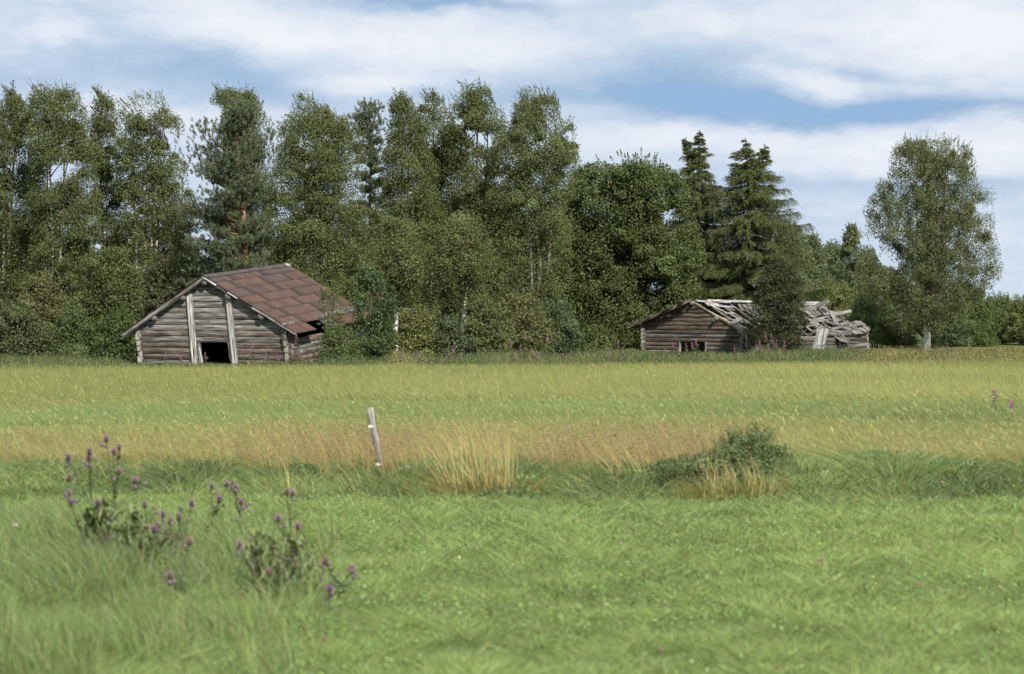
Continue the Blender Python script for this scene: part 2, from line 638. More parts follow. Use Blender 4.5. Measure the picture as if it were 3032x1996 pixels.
def log_color(rng, z, zmid):
    """grey logs above, browner and redder ones below"""
    if z > zmid:
        a = GREY if rng.random() < 0.7 else DGREY * 1.15
        b = BROWN if rng.random() < 0.15 else a
        c = a * 0.75 + b * 0.25
    else:
        c = (BROWN, RED, DGREY, BROWN * 1.25)[rng.integers(0, 4)] * 0.66 + GREY * 0.26
    return c * rng.uniform(0.82, 1.2)


# ------------------------------------------------------------------ the leaning hay barn
def build_barn():
    rng = np.random.default_rng(11)
    TH = R(20)
    D = 122.0
    base = (px(638, D), D, 0.0)
    xf = shear_place(base, TH, -0.11, 0.07)
    barn = thing("log_barn", base, "leaning grey log barn with rust red sheet metal roof and dark open doorway", "barn")
    W2, L, RZ, SL = 3.48, 7.8, 3.86, 0.593
    YF = -0.38
    hl = 0.248

    def roofz(x):
        return RZ - SL * abs(x)

    # gable walls
    for gy, isfront in ((0.0, True), (L, False)):
        ge = Geo()
        z = -0.75
        k = 0
        while z < 3.55:
            zc = z + hl / 2
            lim = W2 + rng.uniform(0.12, 0.24)
            if roofz(0) - zc < 0.2:
                break
            segs = [(-lim, lim)]
            if isfront and zc < 1.02:
                segs = [(-lim, -0.70 + rng.uniform(-0.03, 0.05)), (0.80 + rng.uniform(-0.05, 0.03), lim)]
            for a, b in segs:
                sub = Geo()
                lc = log_color(rng, zc, 1.55)
                beam(sub, (a, gy, zc + rng.normal(0, 0.006)), (b, gy, zc + rng.normal(0, 0.006)), hl - 0.003, 0.19 + rng.uniform(-0.02, 0.02), rng,
                     col=lc, seg=max(6, int((b - a) * 3)), wav=0.010, roundness=0.13, endcol=(0.25, 0.23, 0.19))
                # logs of the gable stop under the roof
                for v in sub.v:
                    mx = np.maximum(0.02, (RZ - 0.13 - v[:, 2]) / SL)
                    cut = v[:, 2] > 1.62
                    v[cut, 0] = np.sign(v[cut, 0]) * np.minimum(np.abs(v[cut, 0]), mx[cut])
                for v, c, gg in zip(sub.v, sub.c, sub.g):
                    pass
                vv, cc, gg = sub.arrays()
                ge.add(vv, np.concatenate(sub.f4), np.concatenate(sub.f3), cc, gg)
            z += hl
            k += 1
        ge.build("gable_wall", M_LOG, barn, xf=xf)
    # side walls, set half a log higher so that the corner notches interlock
    for sx in (-1, 1):
        ge = Geo()
        z = -0.75 + hl / 2
        while z < 1.62:
            zc = z + hl / 2
            y0 = -rng.uniform(0.16, 0.30)
            if sx > 0 and zc > 1.12:
                beam(ge, (sx * W2, y0, zc), (sx * W2, 0.75, zc), hl - 0.006, 0.2, rng, col=DGREY, endcol=(0.26, 0.25, 0.22), seg=4, roundness=0.2)
                if zc > 1.4:
                    beam(ge, (sx * W2, 3.4, zc + 0.1), (sx * W2, L + 0.25, zc + 0.1), 0.2, 0.2, rng, col=DGREY, seg=12, roundness=0.2)
                elif zc > 1.12:
                    beam(ge, (sx * W2, 4.6, zc), (sx * W2, L + 0.25, zc), hl, 0.2, rng, col=DGREY, seg=8, roundness=0.2)
            else:
                beam(ge, (sx * W2, y0, zc), (sx * W2, L + 0.25, zc), hl - 0.006, 0.2, rng, col=(GREY * 0.95 if rng.random() < 0.6 else BROWN * 1.2),
                     seg=16, wav=0.016, roundness=0.2, endcol=(0.29, 0.27, 0.23))
            z += hl
        ge.build("side_wall", M_LOG, barn, xf=xf)
    # purlins
    for x_, drop, r in ((0, 0.27, 0.15), (-1.12, 0.26, 0.13), (1.05, 0.27, 0.13), (-2.6, 0.25, 0.15), (2.52, 0.25, 0.15)):
        ge = Geo()
        pth = [(x_, y, roofz(x_) - drop) for y in np.linspace(-0.36, L + 0.3, 8)]
        rr = r * (1 + rng.normal(0, 0.03, 8))
        _gid[0] += 1.7
        tube(ge, pth, rr, 9, col=DGREY * 1.25, grain_id=_gid[0])
        ge.build("purlin", M_LOG, barn, xf=xf)
    # two tall battens on the gable
    for x0, x1, zt in ((-0.95, -0.86, 3.13), (1.0, 0.98, 3.07)):
        ge = Geo()
        for dx in (-0.058, 0.058):
            beam(ge, (x0 + dx, -0.155, -0.6), (x1 + dx, -0.155, zt + dx), 0.112, 0.075, rng, up=(1, 0, 0), col=PALE * rng.uniform(0.85, 1.0), seg=10, wav=0.005, roundness=0.12)
        beam(ge, (x0 + 0.115 + 0.02, -0.14, -0.6), (x1 + 0.115 + 0.02, -0.14, zt - 0.05), 0.035, 0.05, rng, up=(1, 0, 0), col=PALE * 0.8, seg=6, wav=0.003, roundness=0.1)
        ge.build("batten", M_BOARD, barn, xf=xf)
    # door jamb: log stub on top and a pale board leaning in the opening
    ge = Geo()
    beam(ge, (-0.66, -0.03, -0.5), (-0.66, -0.03, 0.98), 0.12, 0.16, rng, up=(1, 0, 0), col=GREY, seg=8, wav=0.02, roundness=0.3)
    ge.build("door_jamb", M_LOG, barn, xf=xf)
    ge = Geo()
    beam(ge, (-0.50, -0.13, -0.4), (-0.62, -0.13, 0.78), 0.055, 0.03, rng, up=(1, 0, 0), col=(0.66, 0.65, 0.62), seg=4, wav=0.002, roundness=0.1)
    o = ge.build("door_batten", M_BOARD, barn, xf=xf)
    o['label'] = "thin pale batten at the left side of the doorway"
    ge = Geo()
    beam(ge, (0.78, -0.02, -0.5), (0.78, -0.02, 1.0), 0.09, 0.14, rng, up=(1, 0, 0), col=GREY, seg=9, wav=0.03, roundness=0.3)
    ge.build("door_jamb", M_LOG, barn, xf=xf)
    ge = Geo()
    beam(ge, (0.35, 0.6, 0.32), (0.9, 0.55, 0.31), 0.06, 0.05, rng, col=GREY, seg=4)
    ge.build("inner_rail", M_LOG, barn, xf=xf)
    # roof slopes: a boarded deck under overlapping rusty sheets
    XE = 4.12
    sl = math.hypot(XE, SL * XE)
    nc = 8
    for sx in (-1, 1):
        deck = Geo()
        nb = 18
        for b in range(nb):
            u0, u1 = b / nb, (b + 0.93) / nb
            um = (u0 + u1) / 2
            x_ = sx * XE * um
            if sx > 0 and b >= nb - 3:
                pieces = [(YF + 0.02, 1.72), (3.3, L + 0.45)]
            else:
                pieces = [(YF + 0.02, L + 0.45)]
            for ya, yb in pieces:
                beam(deck, (x_, ya, RZ - SL * abs(x_) - 0.045), (x_, yb, RZ - SL * abs(x_) - 0.045), sl / nb * 0.93, 0.028, rng,
                     up=(sx * 1, 0, -SL), col=DGREY * 0.45, seg=6, wav=0.004, roundness=0.1)
        deck.build("roof_deck", M_BOARD, barn, xf=xf)
        sh = Geo()
        n = np.array([sx * SL, 0, 1.0]) / math.hypot(1, SL)
        dn = np.array([sx * 1.0, 0, -SL]) / math.hypot(1, SL)
        for c in range(nc):
            y = YF - 0.02 + rng.uniform(-0.03, 0.03)
            off = (0.0, 0.55, 0.25)[c % 3] * 2.0
            wnext = [1.9 - off * 0.6] + [rng.uniform(2.4, 3.8) for _ in range(8)]
            for wd in wnext:
                if wd < 0.4:
                    continue
                y1 = min(y + wd, L + 0.5)
                if y1 - y < 0.15:
                    break
                a0 = c / nc * sl - 0.05 * (c > 0)
                a1 = (c + 1) / nc * sl + 0.02 + rng.uniform(-0.012, 0.012)
                skip = sx > 0 and c == nc - 1 and 1.6 < y < 2.4
                if skip:
                    y = y1
                    continue
                if sx > 0 and c == nc - 1 and y < 1.6 < y1:
                    y1 = 1.72
                r_ = rng.random()
                if r_ < 0.5:
                    col = np.array([0.108, 0.062, 0.049])
                elif r_ < 0.72:
                    col = np.array([0.083, 0.056, 0.052])
                elif r_ < 0.86:
                    col = np.array([0.135, 0.068, 0.040])
                else:
                    col = np.array([0.105, 0.075, 0.053])
                if c == nc - 1 or c == 3 and rng.random() < 0.4:
                    col = np.array([0.145, 0.066, 0.036])
                if c == 0:
                    col = col * 0.72 + np.array([0.02, 0.02, 0.021])
                col = (col * 0.34 + np.array([0.102, 0.063, 0.050]) * 0.66) * np.array([0.84, 0.90, 0.90]) * rng.uniform(0.95, 1.05)
                nu, nv = 5, 4
                U, V = np.meshgrid(np.linspace(a0, a1, nv), np.linspace(y, y1 - 0.001, nu))
                lift = 0.006 + 0.010 * (U - a0) / (a1 - a0) + rng.normal(0, 0.0008, U.shape)
                pts = np.array([0, 0, RZ]) + U[..., None] * dn + lift[..., None] * n + V[..., None] * np.array([0, 1.0, 0])
                v = pts.reshape(-1, 3)
                v2 = v - n * 0.006
                f = []
                m = nu * nv
                for i in range(nu - 1):
                    for j in range(nv - 1):
                        q = (i * nv + j, i * nv + j + 1, (i + 1) * nv + j + 1, (i + 1) * nv + j)
                        f.append(q if sx < 0 else q[::-1])
                        q2 = tuple(t + m for t in q)
                        f.append(q2[::-1] if sx < 0 else q2)
                edge = [i * nv for i in range(nu)] + [(nu - 1) * nv + j for j in range(1, nv)] + [i * nv + nv - 1 for i in range(nu - 2, -1, -1)] + [j for j in range(nv - 2, 0, -1)]
                for a, b in zip(edge, edge[1:] + edge[:1]):
                    f.append((a, b, b + m, a + m))
                gid = rng.uniform(0, 50)
                gr = np.stack([V.ravel(), U.ravel(), np.full(m, gid)], 1)
                sh.add(np.concatenate([v, v2]), f, None, col, np.concatenate([gr, gr]))
                y = y1
        sh.build("roof_sheeting", M_RUST, barn, xf=xf)
    # ridge cap
    ge = Geo()
    y = YF
    while y < L + 0.4:
        y1 = min(y + rng.uniform(0.9, 1.5), L + 0.52)
        if L + 0.52 - y > 0.5:
            y1 = min(y1, L + 0.16)
        for sx in (-1, 1):
            beam(ge, (sx * 0.10, y, RZ - 0.02 + rng.normal(0, 0.006)), (sx * 0.10, y1 - 0.01, RZ - 0.02 + rng.normal(0, 0.006)), 0.24, 0.012, rng,
                 up=(sx, 0, -SL), col=(0.075, 0.068, 0.065) if y1 < L + 0.5 else (0.30, 0.30, 0.30), seg=3, wav=0.006, roundness=0.0)
        y = y1
    ge.build("ridge_cap", M_RUST, barn, xf=xf)
    # verge boards on the gable edges
    def verge(sx, u0, u1, y, drop, h, col, t=0.035):
        ge = Geo()
        a = np.array([sx * XE * u0, y, RZ - SL * XE * u0 - drop])
        b = np.array([sx * XE * u1, y, RZ - SL * XE * u1 - drop])
        beam(ge, a, b, h, t, rng, up=(0, 0, 1), col=col, seg=8, wav=0.006, roundness=0.1)
        return ge.build("verge_board", M_BOARD, barn, xf=xf)
    verge(-1, 0.0, 1.0, YF - 0.012, 0.12, 0.12, GREY * 0.9)
    verge(-1, 0.06, 1.03, YF + 0.03, 0.20, 0.07, DGREY)
    verge(1, 0.0, 0.145, YF - 0.02, 0.045, 0.075, PALE)
    verge(1, 0.27, 0.375, YF - 0.02, 0.055, 0.06, PALE)
    verge(1, 0.53, 0.99, YF - 0.012, 0.06, 0.07, PALE * 0.8)
    verge(1, 0.13, 0.98, YF + 0.04, 0.11, 0.08, DGREY * 0.8)
    verge(-1, 0.0, 1.0, L + 0.48, 0.12, 0.12, DGREY)
    verge(1, 0.0, 1.0, L + 0.48, 0.12, 0.12, DGREY)
    return barn


build_barn()


# ------------------------------------------------------------------ the collapsed barn
def build_ruin():
    rng = np.random.default_rng(5)
    TH = R(38)
    cx, cy = 9.58, 150.0
    base = (cx, cy, 0.0)
    xf = shear_place(base, TH, 0.01, -0.006)
    ruin = thing("collapsed_barn", base, "low grey log barn with a caved in shingle roof of broken boards", "barn")
    W2, L, RZ = 3.15, 12.2, 2.74
    hl = 0.215

    def roofz(x, y=0.0):
        sag = 0.35 * math.sin(max(0, min(1, y / L)) * math.pi) if x > 0.3 else 0.08 * math.sin(max(0, min(1, y / L)) * math.pi)
        return RZ - (0.36 if x < 0 else 0.50) * abs(x) - sag

    for gy, front in ((0.0, True), (L, False)):
        ge = Geo()
        z = -0.3
        while z < 2.5:
            zc = z + hl / 2
            lim = W2 + rng.uniform(0.08, 0.2)
            segs = [(-lim, lim)]
            if front and zc < 0.58:
                segs = [(-lim, -0.86), (0.82, lim)]
            for a, b in segs:
                sub = Geo()
                q = rng.random()
                lc = (BROWN * 0.85 + GREY * 0.12 if q < 0.45 else RED * 0.7 + GREY * 0.2 if q < 0.6 else GREY * 0.72) * rng.uniform(0.8, 1.15)
                beam(sub, (a, gy, zc), (b, gy, zc + rng.normal(0, 0.008)), hl - 0.008, 0.17, rng, col=lc, seg=max(5, int((b - a) * 2.5)), wav=0.012,
                     roundness=0.2, endcol=(0.30, 0.28, 0.22))
                for v in sub.v:
                    sl_ = np.where(v[:, 0] < 0, 0.36, 0.5)
                    mx = np.maximum(0.05, (RZ - 0.06 - v[:, 2]) / sl_)
                    cut = v[:, 2] > 1.15
                    v[cut, 0] = np.sign(v[cut, 0]) * np.minimum(np.abs(v[cut, 0]), mx[cut])
                vv, cc, gg = sub.arrays()
                ge.add(vv, np.concatenate(sub.f4), np.concatenate(sub.f3), cc, gg)
            z += hl
        ge.build("gable_wall", M_LOG, ruin, xf=xf)
    for sx in (-1, 1):
        ge = Geo()
        z = -0.3 + hl / 2
        while z < 1.2:
            zc = z + hl / 2
            if sx > 0:
                segs = [(-0.25, 3.0), (3.4 + rng.uniform(-0.5, 0.5), L + 0.2)] if zc < 0.85 else [(-0.2, 1.0 + rng.uniform(0, 1)), (8.2 + rng.uniform(-1, 0.4), L + 0.2)]
            else:
                segs = [(-0.25, L + 0.2)]
            for a, b in segs:
                sg = 0.10 if b - a > 5 else 0.0
                beam(ge, (sx * W2, a, zc), (sx * W2 + rng.normal(0, 0.05), b, zc + rng.normal(0, 0.03)), hl - 0.01, 0.18, rng,
                     col=(GREY * 0.7 if rng.random() < 0.5 else BROWN * 0.4 + GREY * 0.3), seg=8, roundness=0.2, endcol=(0.34, 0.32, 0.25), sag=sg)
            z += hl
        ge.build("side_wall", M_LOG, ruin, xf=xf)
    # ridge pole and purlins
    for x_, dz, r in ((0.0, -0.12, 0.10), (-1.7, -0.12, 0.09), (1.55, -0.14, 0.10), (3.0, -0.12, 0.09)):
        ge = Geo()
        _gid[0] += 1.1
        ys_ = np.linspace(-0.3, L + 0.35, 10)
        tube(ge, [(x_ + rng.normal(0, 0.02), y, roofz(x_, y) + dz) for y in ys_], r, 8, col=GREY * 0.9, grain_id=_gid[0])
        ge.build("purlin", M_LOG, ruin, xf=xf)

    def board(x0, y0, x1, y1, w, t, lift0=0.03, lift1=0.03, col=GREY, mat=M_BOARD, name="roof_board", twist=0.0, wav=0.008):
        ge = Geo()
        a = np.array([x0, y0, roofz(x0, y0) + lift0])
        b = np.array([x1, y1, roofz(x1, y1) + lift1])
        ax = unit(b - a)
        nn = np.array([0.45, 0, 0.9]) if (x0 + x1) > 0 else np.array([-0.34, 0, 0.94])
        up = np.cross(ax, nn) + nn * twist
        beam(ge, a, b, w, t, rng, up=up, col=col, seg=6, wav=wav, roundness=0.1)
        return ge.build(name, mat, ruin, xf=xf)

    # rafters of the broken slope
    for y in (0.9, 2.1, 3.2, 4.4, 5.6, 6.6, 7.6, 8.6, 9.6, 10.7, 11.8):
        sh = rng.uniform(-0.3, 0.3)
        board(0.05, y, 3.55 + rng.uniform(-0.7, 0.1), y + sh, 0.10, 0.07, -0.02, -0.02, GREY * rng.uniform(0.9, 1.35), name="rafter")
    # boards along the slope, many missing or slid down
    n = 0
    while n < 30:
        x0 = rng.uniform(0.1, 2.9)
        y0 = rng.uniform(-0.2, 11.0)
        ln = rng.uniform(0.9, 2.6)
        ang = rng.choice([0, 0, 0, 1]) * rng.uniform(-0.9, 0.9) + rng.normal(0, 0.16)
        x1 = x0 - ln * math.sin(ang) * 0.6
        y1 = y0 + ln * math.cos(ang)
        if not (0.0 < x1 < 3.4) or y1 > L + 0.5:
            continue
        q = rng.random()
        c = (GREY * 0.95 if q < 0.5 else PALE * 0.7 if q < 0.72 else DGREY * 0.9) * rng.uniform(0.8, 1.15)
        board(x0, y0, x1, y1, rng.uniform(0.13, 0.30), 0.035, 0.05 + rng.uniform(0, 0.1), 0.05 + rng.uniform(-0.06, 0.22), c, twist=rng.normal(0, 0.25))
        n += 1
    # boards lying on the ridge
    for (x0, y0, x1, y1, l0, l1) in ((0.12, 0.1, 0.25, 3.0, 0.06, 0.12), (0.05, 1.2, 0.1, 5.2, 0.10, 0.12), (0.5, 0.5, 0.35, 3.4, 0.08, 0.13), (0.2, 3.0, 0.15, 6.5, 0.13, 0.16), (0.05, 9.2, 0.1, 12.4, 0.06, 0.02), (0.3, 9.8, 0.4, 12.3, 0.06, 0.06)):
        board(x0, y0, x1, y1, 0.17, 0.04, l0, l1, PALE * rng.uniform(0.75, 0.95))
    # standing and crossed pieces
    board(0.35, 0.55, 1.75, 1.9, 0.14, 0.06, 0.10, 0.04, PALE * 0.8, twist=0.8)
    board(0.5, 1.6, 0.2, 0.7, 0.2, 0.04, 0.14, 0.06, PALE * 0.7, twist=0.9)
    ge = Geo()
    beam(ge, (2.55, 10.6, 1.05), (1.55, 11.2, 2.22), 0.30, 0.05, rng, up=(0, 1, 0.2), col=GREY * 1.2, seg=6, wav=0.006, roundness=0.1)
    ge.build("roof_board", M_BOARD, ruin, xf=xf)
    ge = Geo()
    beam(ge, (1.3, 8.6, 2.0), (3.3, 9.6, 0.72), 0.13, 0.06, rng, up=(0, 1, 0.2), col=PALE * 0.85, seg=6, wav=0.006, roundness=0.1)
    ge.build("roof_board", M_BOARD, ruin, xf=xf)

    for k in range(16):
        ge = Geo()
        y0 = rng.uniform(8.6, 12.2)
        x0 = rng.uniform(0.6, 3.3)
        p0 = np.array([x0, y0, roofz(x0, y0) - rng.uniform(-0.05, 0.3)])
        dv = unit(np.array([rng.normal(0, 0.8), rng.normal(0, 0.9), rng.normal(0.05, 0.35)]))
        beam(ge, p0, p0 + dv * rng.uniform(0.7, 1.5), rng.uniform(0.12, 0.30), 0.05, rng, up=rand_unit(rng, 1)[0] * 0.5 + [0, 0, 0.7], col=GREY * rng.uniform(0.7, 1.35), seg=5, wav=0.006, roundness=0.1)
        ge.build("roof_board", M_BOARD, ruin, xf=xf)

    # surviving shingle patches: tilted thick warped plates of split shingles
    def patch(x0, x1, y0, y1, lift, tilt, seed, left=False):
        rr = np.random.default_rng(seed)
        ge = Geo()
        rows = max(2, int(abs(x1 - x0) / 0.28))
        for r_ in range(rows):
            xa = x0 + (x1 - x0) * r_ / rows
            y = y0 + rr.uniform(0, 0.25)
            while y < y1 - rr.uniform(0, 0.3):
                w = rr.uniform(0.2, 0.55)
                ln = 0.5
                if not left and rr.random() < 0.16:
                    y += w
                    continue
                xb = xa + math.copysign(ln * rr.uniform(0.7, 1.15), x1 - x0)
                a = np.array([xa, y, roofz(xa, y) + lift + 0.07 + tilt * (y - y0) + rr.normal(0, 0.01 if left else 0.03)])
                b = np.array([xb, y + rr.normal(0, 0.02), roofz(xb, y) + lift + 0.03 + tilt * (y - y0) + rr.normal(0, 0.02)])
                beam(ge, a, b, w, 0.022, rr, up=(0, 1, tilt), col=GREY * rr.uniform(0.5, 1.2), seg=2, wav=0.004, roundness=0.0)
                y += w * 0.96
        return ge.build("shingle_patch", M_SHINGLE, ruin, xf=xf)
    patch(-0.05, -3.85, -0.42, L + 0.3, 0.0, 0.0, 1, left=True)
    patch(1.9, 3.2, 0.1, 1.5, -0.02, -0.1, 3)
    patch(2.6, 3.5, 1.6, 3.2, -0.05, 0.04, 4)
    patch(0.1, 0.9, 3.8, 6.5, 0.02, 0.0, 5)
    patch(0.5, 1.2, 9.3, 11.2, 0.12, -0.05, 6)
    patch(1.2, 1.9, 11.2, 12.6, 0.02, 0.03, 7)
    patch(2.5, 3.4, 10.6, 12.6, 0.06, 0.06, 8)
    patch(2.9, 3.5, 9.0, 10.2, -0.10, -0.10, 10)
        # verge board of the sound slope
    ge = Geo()
    beam(ge, (0.0, -0.44, RZ - 0.02), (-4.0, -0.44, RZ - 0.36 * 4.0 - 0.02), 0.11, 0.05, rng, col=BROWN * 1.6, seg=8, wav=0.008)
    ge.build("verge_board", M_BOARD, ruin, xf=xf)
    ge = Geo()
    beam(ge, (0.1, -0.1, RZ - 0.10), (3.25, -0.1, RZ - 1.62), 0.14, 0.06, rng, col=(0.33, 0.29, 0.2), seg=8, wav=0.016)
    ge.build("verge_board", M_BOARD, ruin, xf=xf)
    # purlin ends on the gable
    for x_, z_ in ((-1.5, 1.98), (1.42, 1.72)):
        ge = Geo()
        _gid[0] += 2.1
        tube(ge, [(x_, -0.3, z_), (x_, 0.3, z_), (x_, 1.4, z_ - 0.02)], 0.1, 8, col=BROWN * 1.5, grain_id=_gid[0])
        ge.build("purlin", M_LOG, ruin, xf=xf)
    # frame of the low opening
    for x_ in (-0.86, 0.82):
        ge = Geo()
        beam(ge, (x_, -0.06, -0.2), (x_, -0.06, 0.6), 0.09, 0.15, rng, up=(1, 0, 0), col=GREY, seg=4)
        ge.build("window_post", M_LOG, ruin, xf=xf)
    return ruin


build_ruin()


def build_panel():
    rng = np.random.default_rng(8)
    base = P(2424, 1045, 148.5)
    base[2] = 0
    t = thing("plank_panel", base, "grey panel of upright planks leaning against the collapsed barn's broken side", "plank panel")
    for k in range(4):
        ge = Geo()
        x0 = -0.30 + k * 0.155
        beam(ge, (x0, 0, -0.1), (x0 + 0.34, 0.35, 1.30 + rng.uniform(-0.06, 0.06)), 0.148, 0.03, rng, up=(1, 0, 0), col=(0.27, 0.27, 0.26), seg=6, wav=0.004, roundness=0.1)
        ge.build("plank", M_BOARD, t)
    ge = Geo()
    beam(ge, (-0.2, 0.12, 0.42), (0.34, 0.10, 0.42), 0.09, 0.03, rng, col=GREY, seg=3)
    ge.build("cross_batten", M_BOARD, t)


build_panel()

# ------------------------------------------------------------------ trees
C_BIRCH = np.array([0.118, 0.136, 0.054])
C_BIRCH_Y = np.array([0.080, 0.096, 0.030])
C_SALLOW = np.array([0.098, 0.122, 0.044])
C_PINE = np.array([0.112, 0.132, 0.072])
C_SPRUCE = np.array([0.090, 0.106, 0.036])
C_FAR = np.array([0.122, 0.146, 0.070])  # haze painted into the far wood's leaf colour: paler and bluer green
C_SHRUB = np.array([0.108, 0.128, 0.050])


DENS = 3.7


class Outline:
    def __init__(s, rows, D, bx):
        rows = sorted(rows, key=lambda r: -r[0])
        s.z = np.array([pz(r[0], D) for r in rows]) * 0.98
        l = np.array([px(r[1], D) for r in rows]) - px(bx, D)
        r = np.array([px(r[2], D) for r in rows]) - px(bx, D)
        s.l, s.r = (l + r) / 2 - (r - l) * 0.53, (l + r) / 2 + (r - l) * 0.53
        s.z0, s.z1 = s.z[0], s.z[-1]

    def at(s, z):
        l = np.interp(z, s.z, s.l)
        r = np.interp(z, s.z, s.r)
        return (l + r) / 2, (r - l) / 2

    def area(s):
        zz = np.linspace(s.z0, s.z1, 60)
        return np.trapz(2 * s.at(zz)[1], zz)

    def sample(s, rng, n, shell=0.6, depth=1.0):
        zz = np.linspace(s.z0, s.z1, 200)
        w = np.maximum(s.at(zz)[1], 0.15)
        cdf = np.cumsum(w) / w.sum()
        z = np.interp(rng.random(n), cdf, zz)
        c, h = s.at(z)
        ph = rng.uniform(0, 2 * np.pi, n)
        r = rng.random(n) ** shell * 1.02
        dh = np.minimum(np.maximum(h, 0.25), 2.6) * depth
        return np.stack([c + h * r * np.cos(ph), dh * r * np.sin(ph), z], 1)


def trunk_path(rng, top, K=13, wob=0.12, x0=0.0):
    z = np.linspace(-0.1, top[2], K)
    s = (z + 0.1) / (top[2] + 0.1)
    x = x0 + (top[0] - x0) * s ** 1.3 + np.cumsum(rng.normal(0, wob / 3, K)) * s
    y = top[1] * s + np.cumsum(rng.normal(0, wob / 3, K)) * s
    x[-1], y[-1] = top[0], top[1]
    return np.stack([x, y, z], 1)


def at_z(path, z):
    return np.array([np.interp(z, path[:, 2], path[:, i]) for i in range(3)])


def broadleaf(name, label, cat, bx, D, rows, seed, color=C_BIRCH, stems=None, leaf=0.088, dens=640, clump=0.44, droop=0.35,
              wisps=40, r0=0.12, bark='birch', group=None, shell=0.6, gaps=0.0, depth=1.0, barkcol=None, wind=-0.45, nbranch=70, hang=0.0, loose=0.32, wl=0.7, asp=0.68, ax=None, mat=None, csp=0.16, white=0.55):
    rng = np.random.default_rng(seed)
    ol = Outline(rows, D, bx)
    base = (px(bx, D), D, 0.0)
    t = thing(name, base, label, cat, group)
    ztop = ol.z1
    wood = Geo()
    stems = stems or [(0, 1.0)]
    paths = []
    bc = np.array((0.74, 0.71, 0.67) if bark == 'birch' else (0.10, 0.09, 0.075)) if barkcol is None else np.array(barkcol)
    for sx, hf in stems:
        zt = ol.z0 + (ztop - ol.z0) * hf * 0.96
        c, h = ol.at(zt)
        p = trunk_path(rng, (c + sx * 0.7 * 1.0 + h * 0.2 * np.sign(sx), rng.normal(0, 0.25), zt), x0=sx * 0.25)
        s = np.linspace(0, 1, len(p))
        rr = r0 * ((1 - s) ** 0.85 + 0.25 * np.exp(-s * 25)) * (0.75 if len(stems) > 1 else 1.0) + 0.012
        col = bc[None] * np.ones((len(p), 1))
        if bark == 'birch':
            col[s > white] = (0.30, 0.24, 0.20)
            col[s > 0.8] = (0.12, 0.09, 0.07)
        tube(wood, p, rr, 7, col=col)
        paths.append(p)
    area = max(ol.area(), 1.0)
    ncl = int(np.clip(area / (clump * clump) * 1.15, 24, 620))
    cl = ol.sample(rng, ncl, shell, depth)
    if gaps > 0:
        nz = vnoise(cl[:, 0] * 0.55 + 20, cl[:, 2] * 0.55 + seed, seed, 2)
        cl = cl[nz > np.quantile(nz, gaps)]
        ncl = len(cl)
    # branches
    bcol = np.array((0.10, 0.075, 0.06))
    for i in rng.permutation(ncl)[:nbranch]:
        c = cl[i]
        p = paths[rng.integers(len(paths))]
        zs = np.clip(c[2] - rng.uniform(0.5, 1.6) * (0.4 + abs(c[0])), 0.5, p[-1, 2] * 0.98)
        a = at_z(p, zs)
        mid = a * 0.45 + c * 0.55 + np.array([0, 0, 0.15 + 0.1 * abs(c[0] - a[0])])
        q = np.array([a, a * 0.75 + mid * 0.25 + [0, 0, 0.05], mid, c])
        tube(wood, q, np.array([0.035, 0.028, 0.018, 0.007]) * min(1.0, r0 / 0.08), 4, col=bcol, cap=False)
    wood.build("trunk", M_BIRCH if bark == 'birch' else M_BARK, t, smooth=True)
    # leaves
    lf = Geo()
    nl = int(area * dens * DENS)
    w = rng.gamma(5.0, 1.0, ncl)
    idx = rng.choice(ncl, nl, p=w / w.sum())
    off = rng.normal(size=(nl, 3))
    off = unit(off) * (rng.random((nl, 1)) ** 0.5) * 1.25
    csz = (clump * rng.uniform(0.5, 1.5, ncl))[idx][:, None]
    off = off * csz * np.array([1.0, 1.0, 0.72])
    if hang > 0:
        off[:, 2] -= np.abs(rng.normal(0, hang, nl)) * (rng.random(nl) < 0.7)
        off[:, 0:2] *= 0.8
    off[:, 2] -= droop * np.abs(off[:, 0] * off[:, 0] + off[:, 1] * off[:, 1]) / np.maximum(csz[:, 0], 0.1)
    pts = cl[idx] + off
    cvar = np.exp(rng.normal(0, csp, ncl))[idx][:, None]
    # looser leaves between the clumps
    fill = ol.sample(rng, int(nl * loose), 0.38, depth)
    if gaps > 0:
        nz = vnoise(fill[:, 0] * 0.55 + 20, fill[:, 2] * 0.55 + seed, seed, 2)
        fill = fill[nz > np.quantile(nz, min(0.9, gaps * 1.3))]
    out = np.concatenate([unit(off) * 0.75 + unit((pts - np.array([0, 0, ol.z0 + (ol.z1 - ol.z0) * 0.4])) * np.array([1, 1, 0.3])) * 0.35, unit(fill * np.array([1, 1, 0.0]) + 1e-6) * 0.5])
    pts = np.concatenate([pts, fill])
    cvar = np.concatenate([cvar, np.ones((len(fill), 1))])
    keep = pts[:, 2] > 0.03
    pts, cvar, out = pts[keep], cvar[keep], out[keep]
    col = vary(rng, len(pts), color, 0.15, 0.06) * cvar
    yel = rng.random(len(pts)) < 0.004
    col[yel] = vary(rng, yel.sum(), (0.20, 0.17, 0.04), 0.25)
    leaf_quads(lf, pts, leaf, rng, col, aspect=asp, axis=ax if ax is not None else (wind * 0.4, 0, -0.6), axis_w=0.3 if ax is None else 0.6, out=out, out_w=1.0)
    # wind-combed shoots that break the outline
    wisps = int(wisps * 2.0)
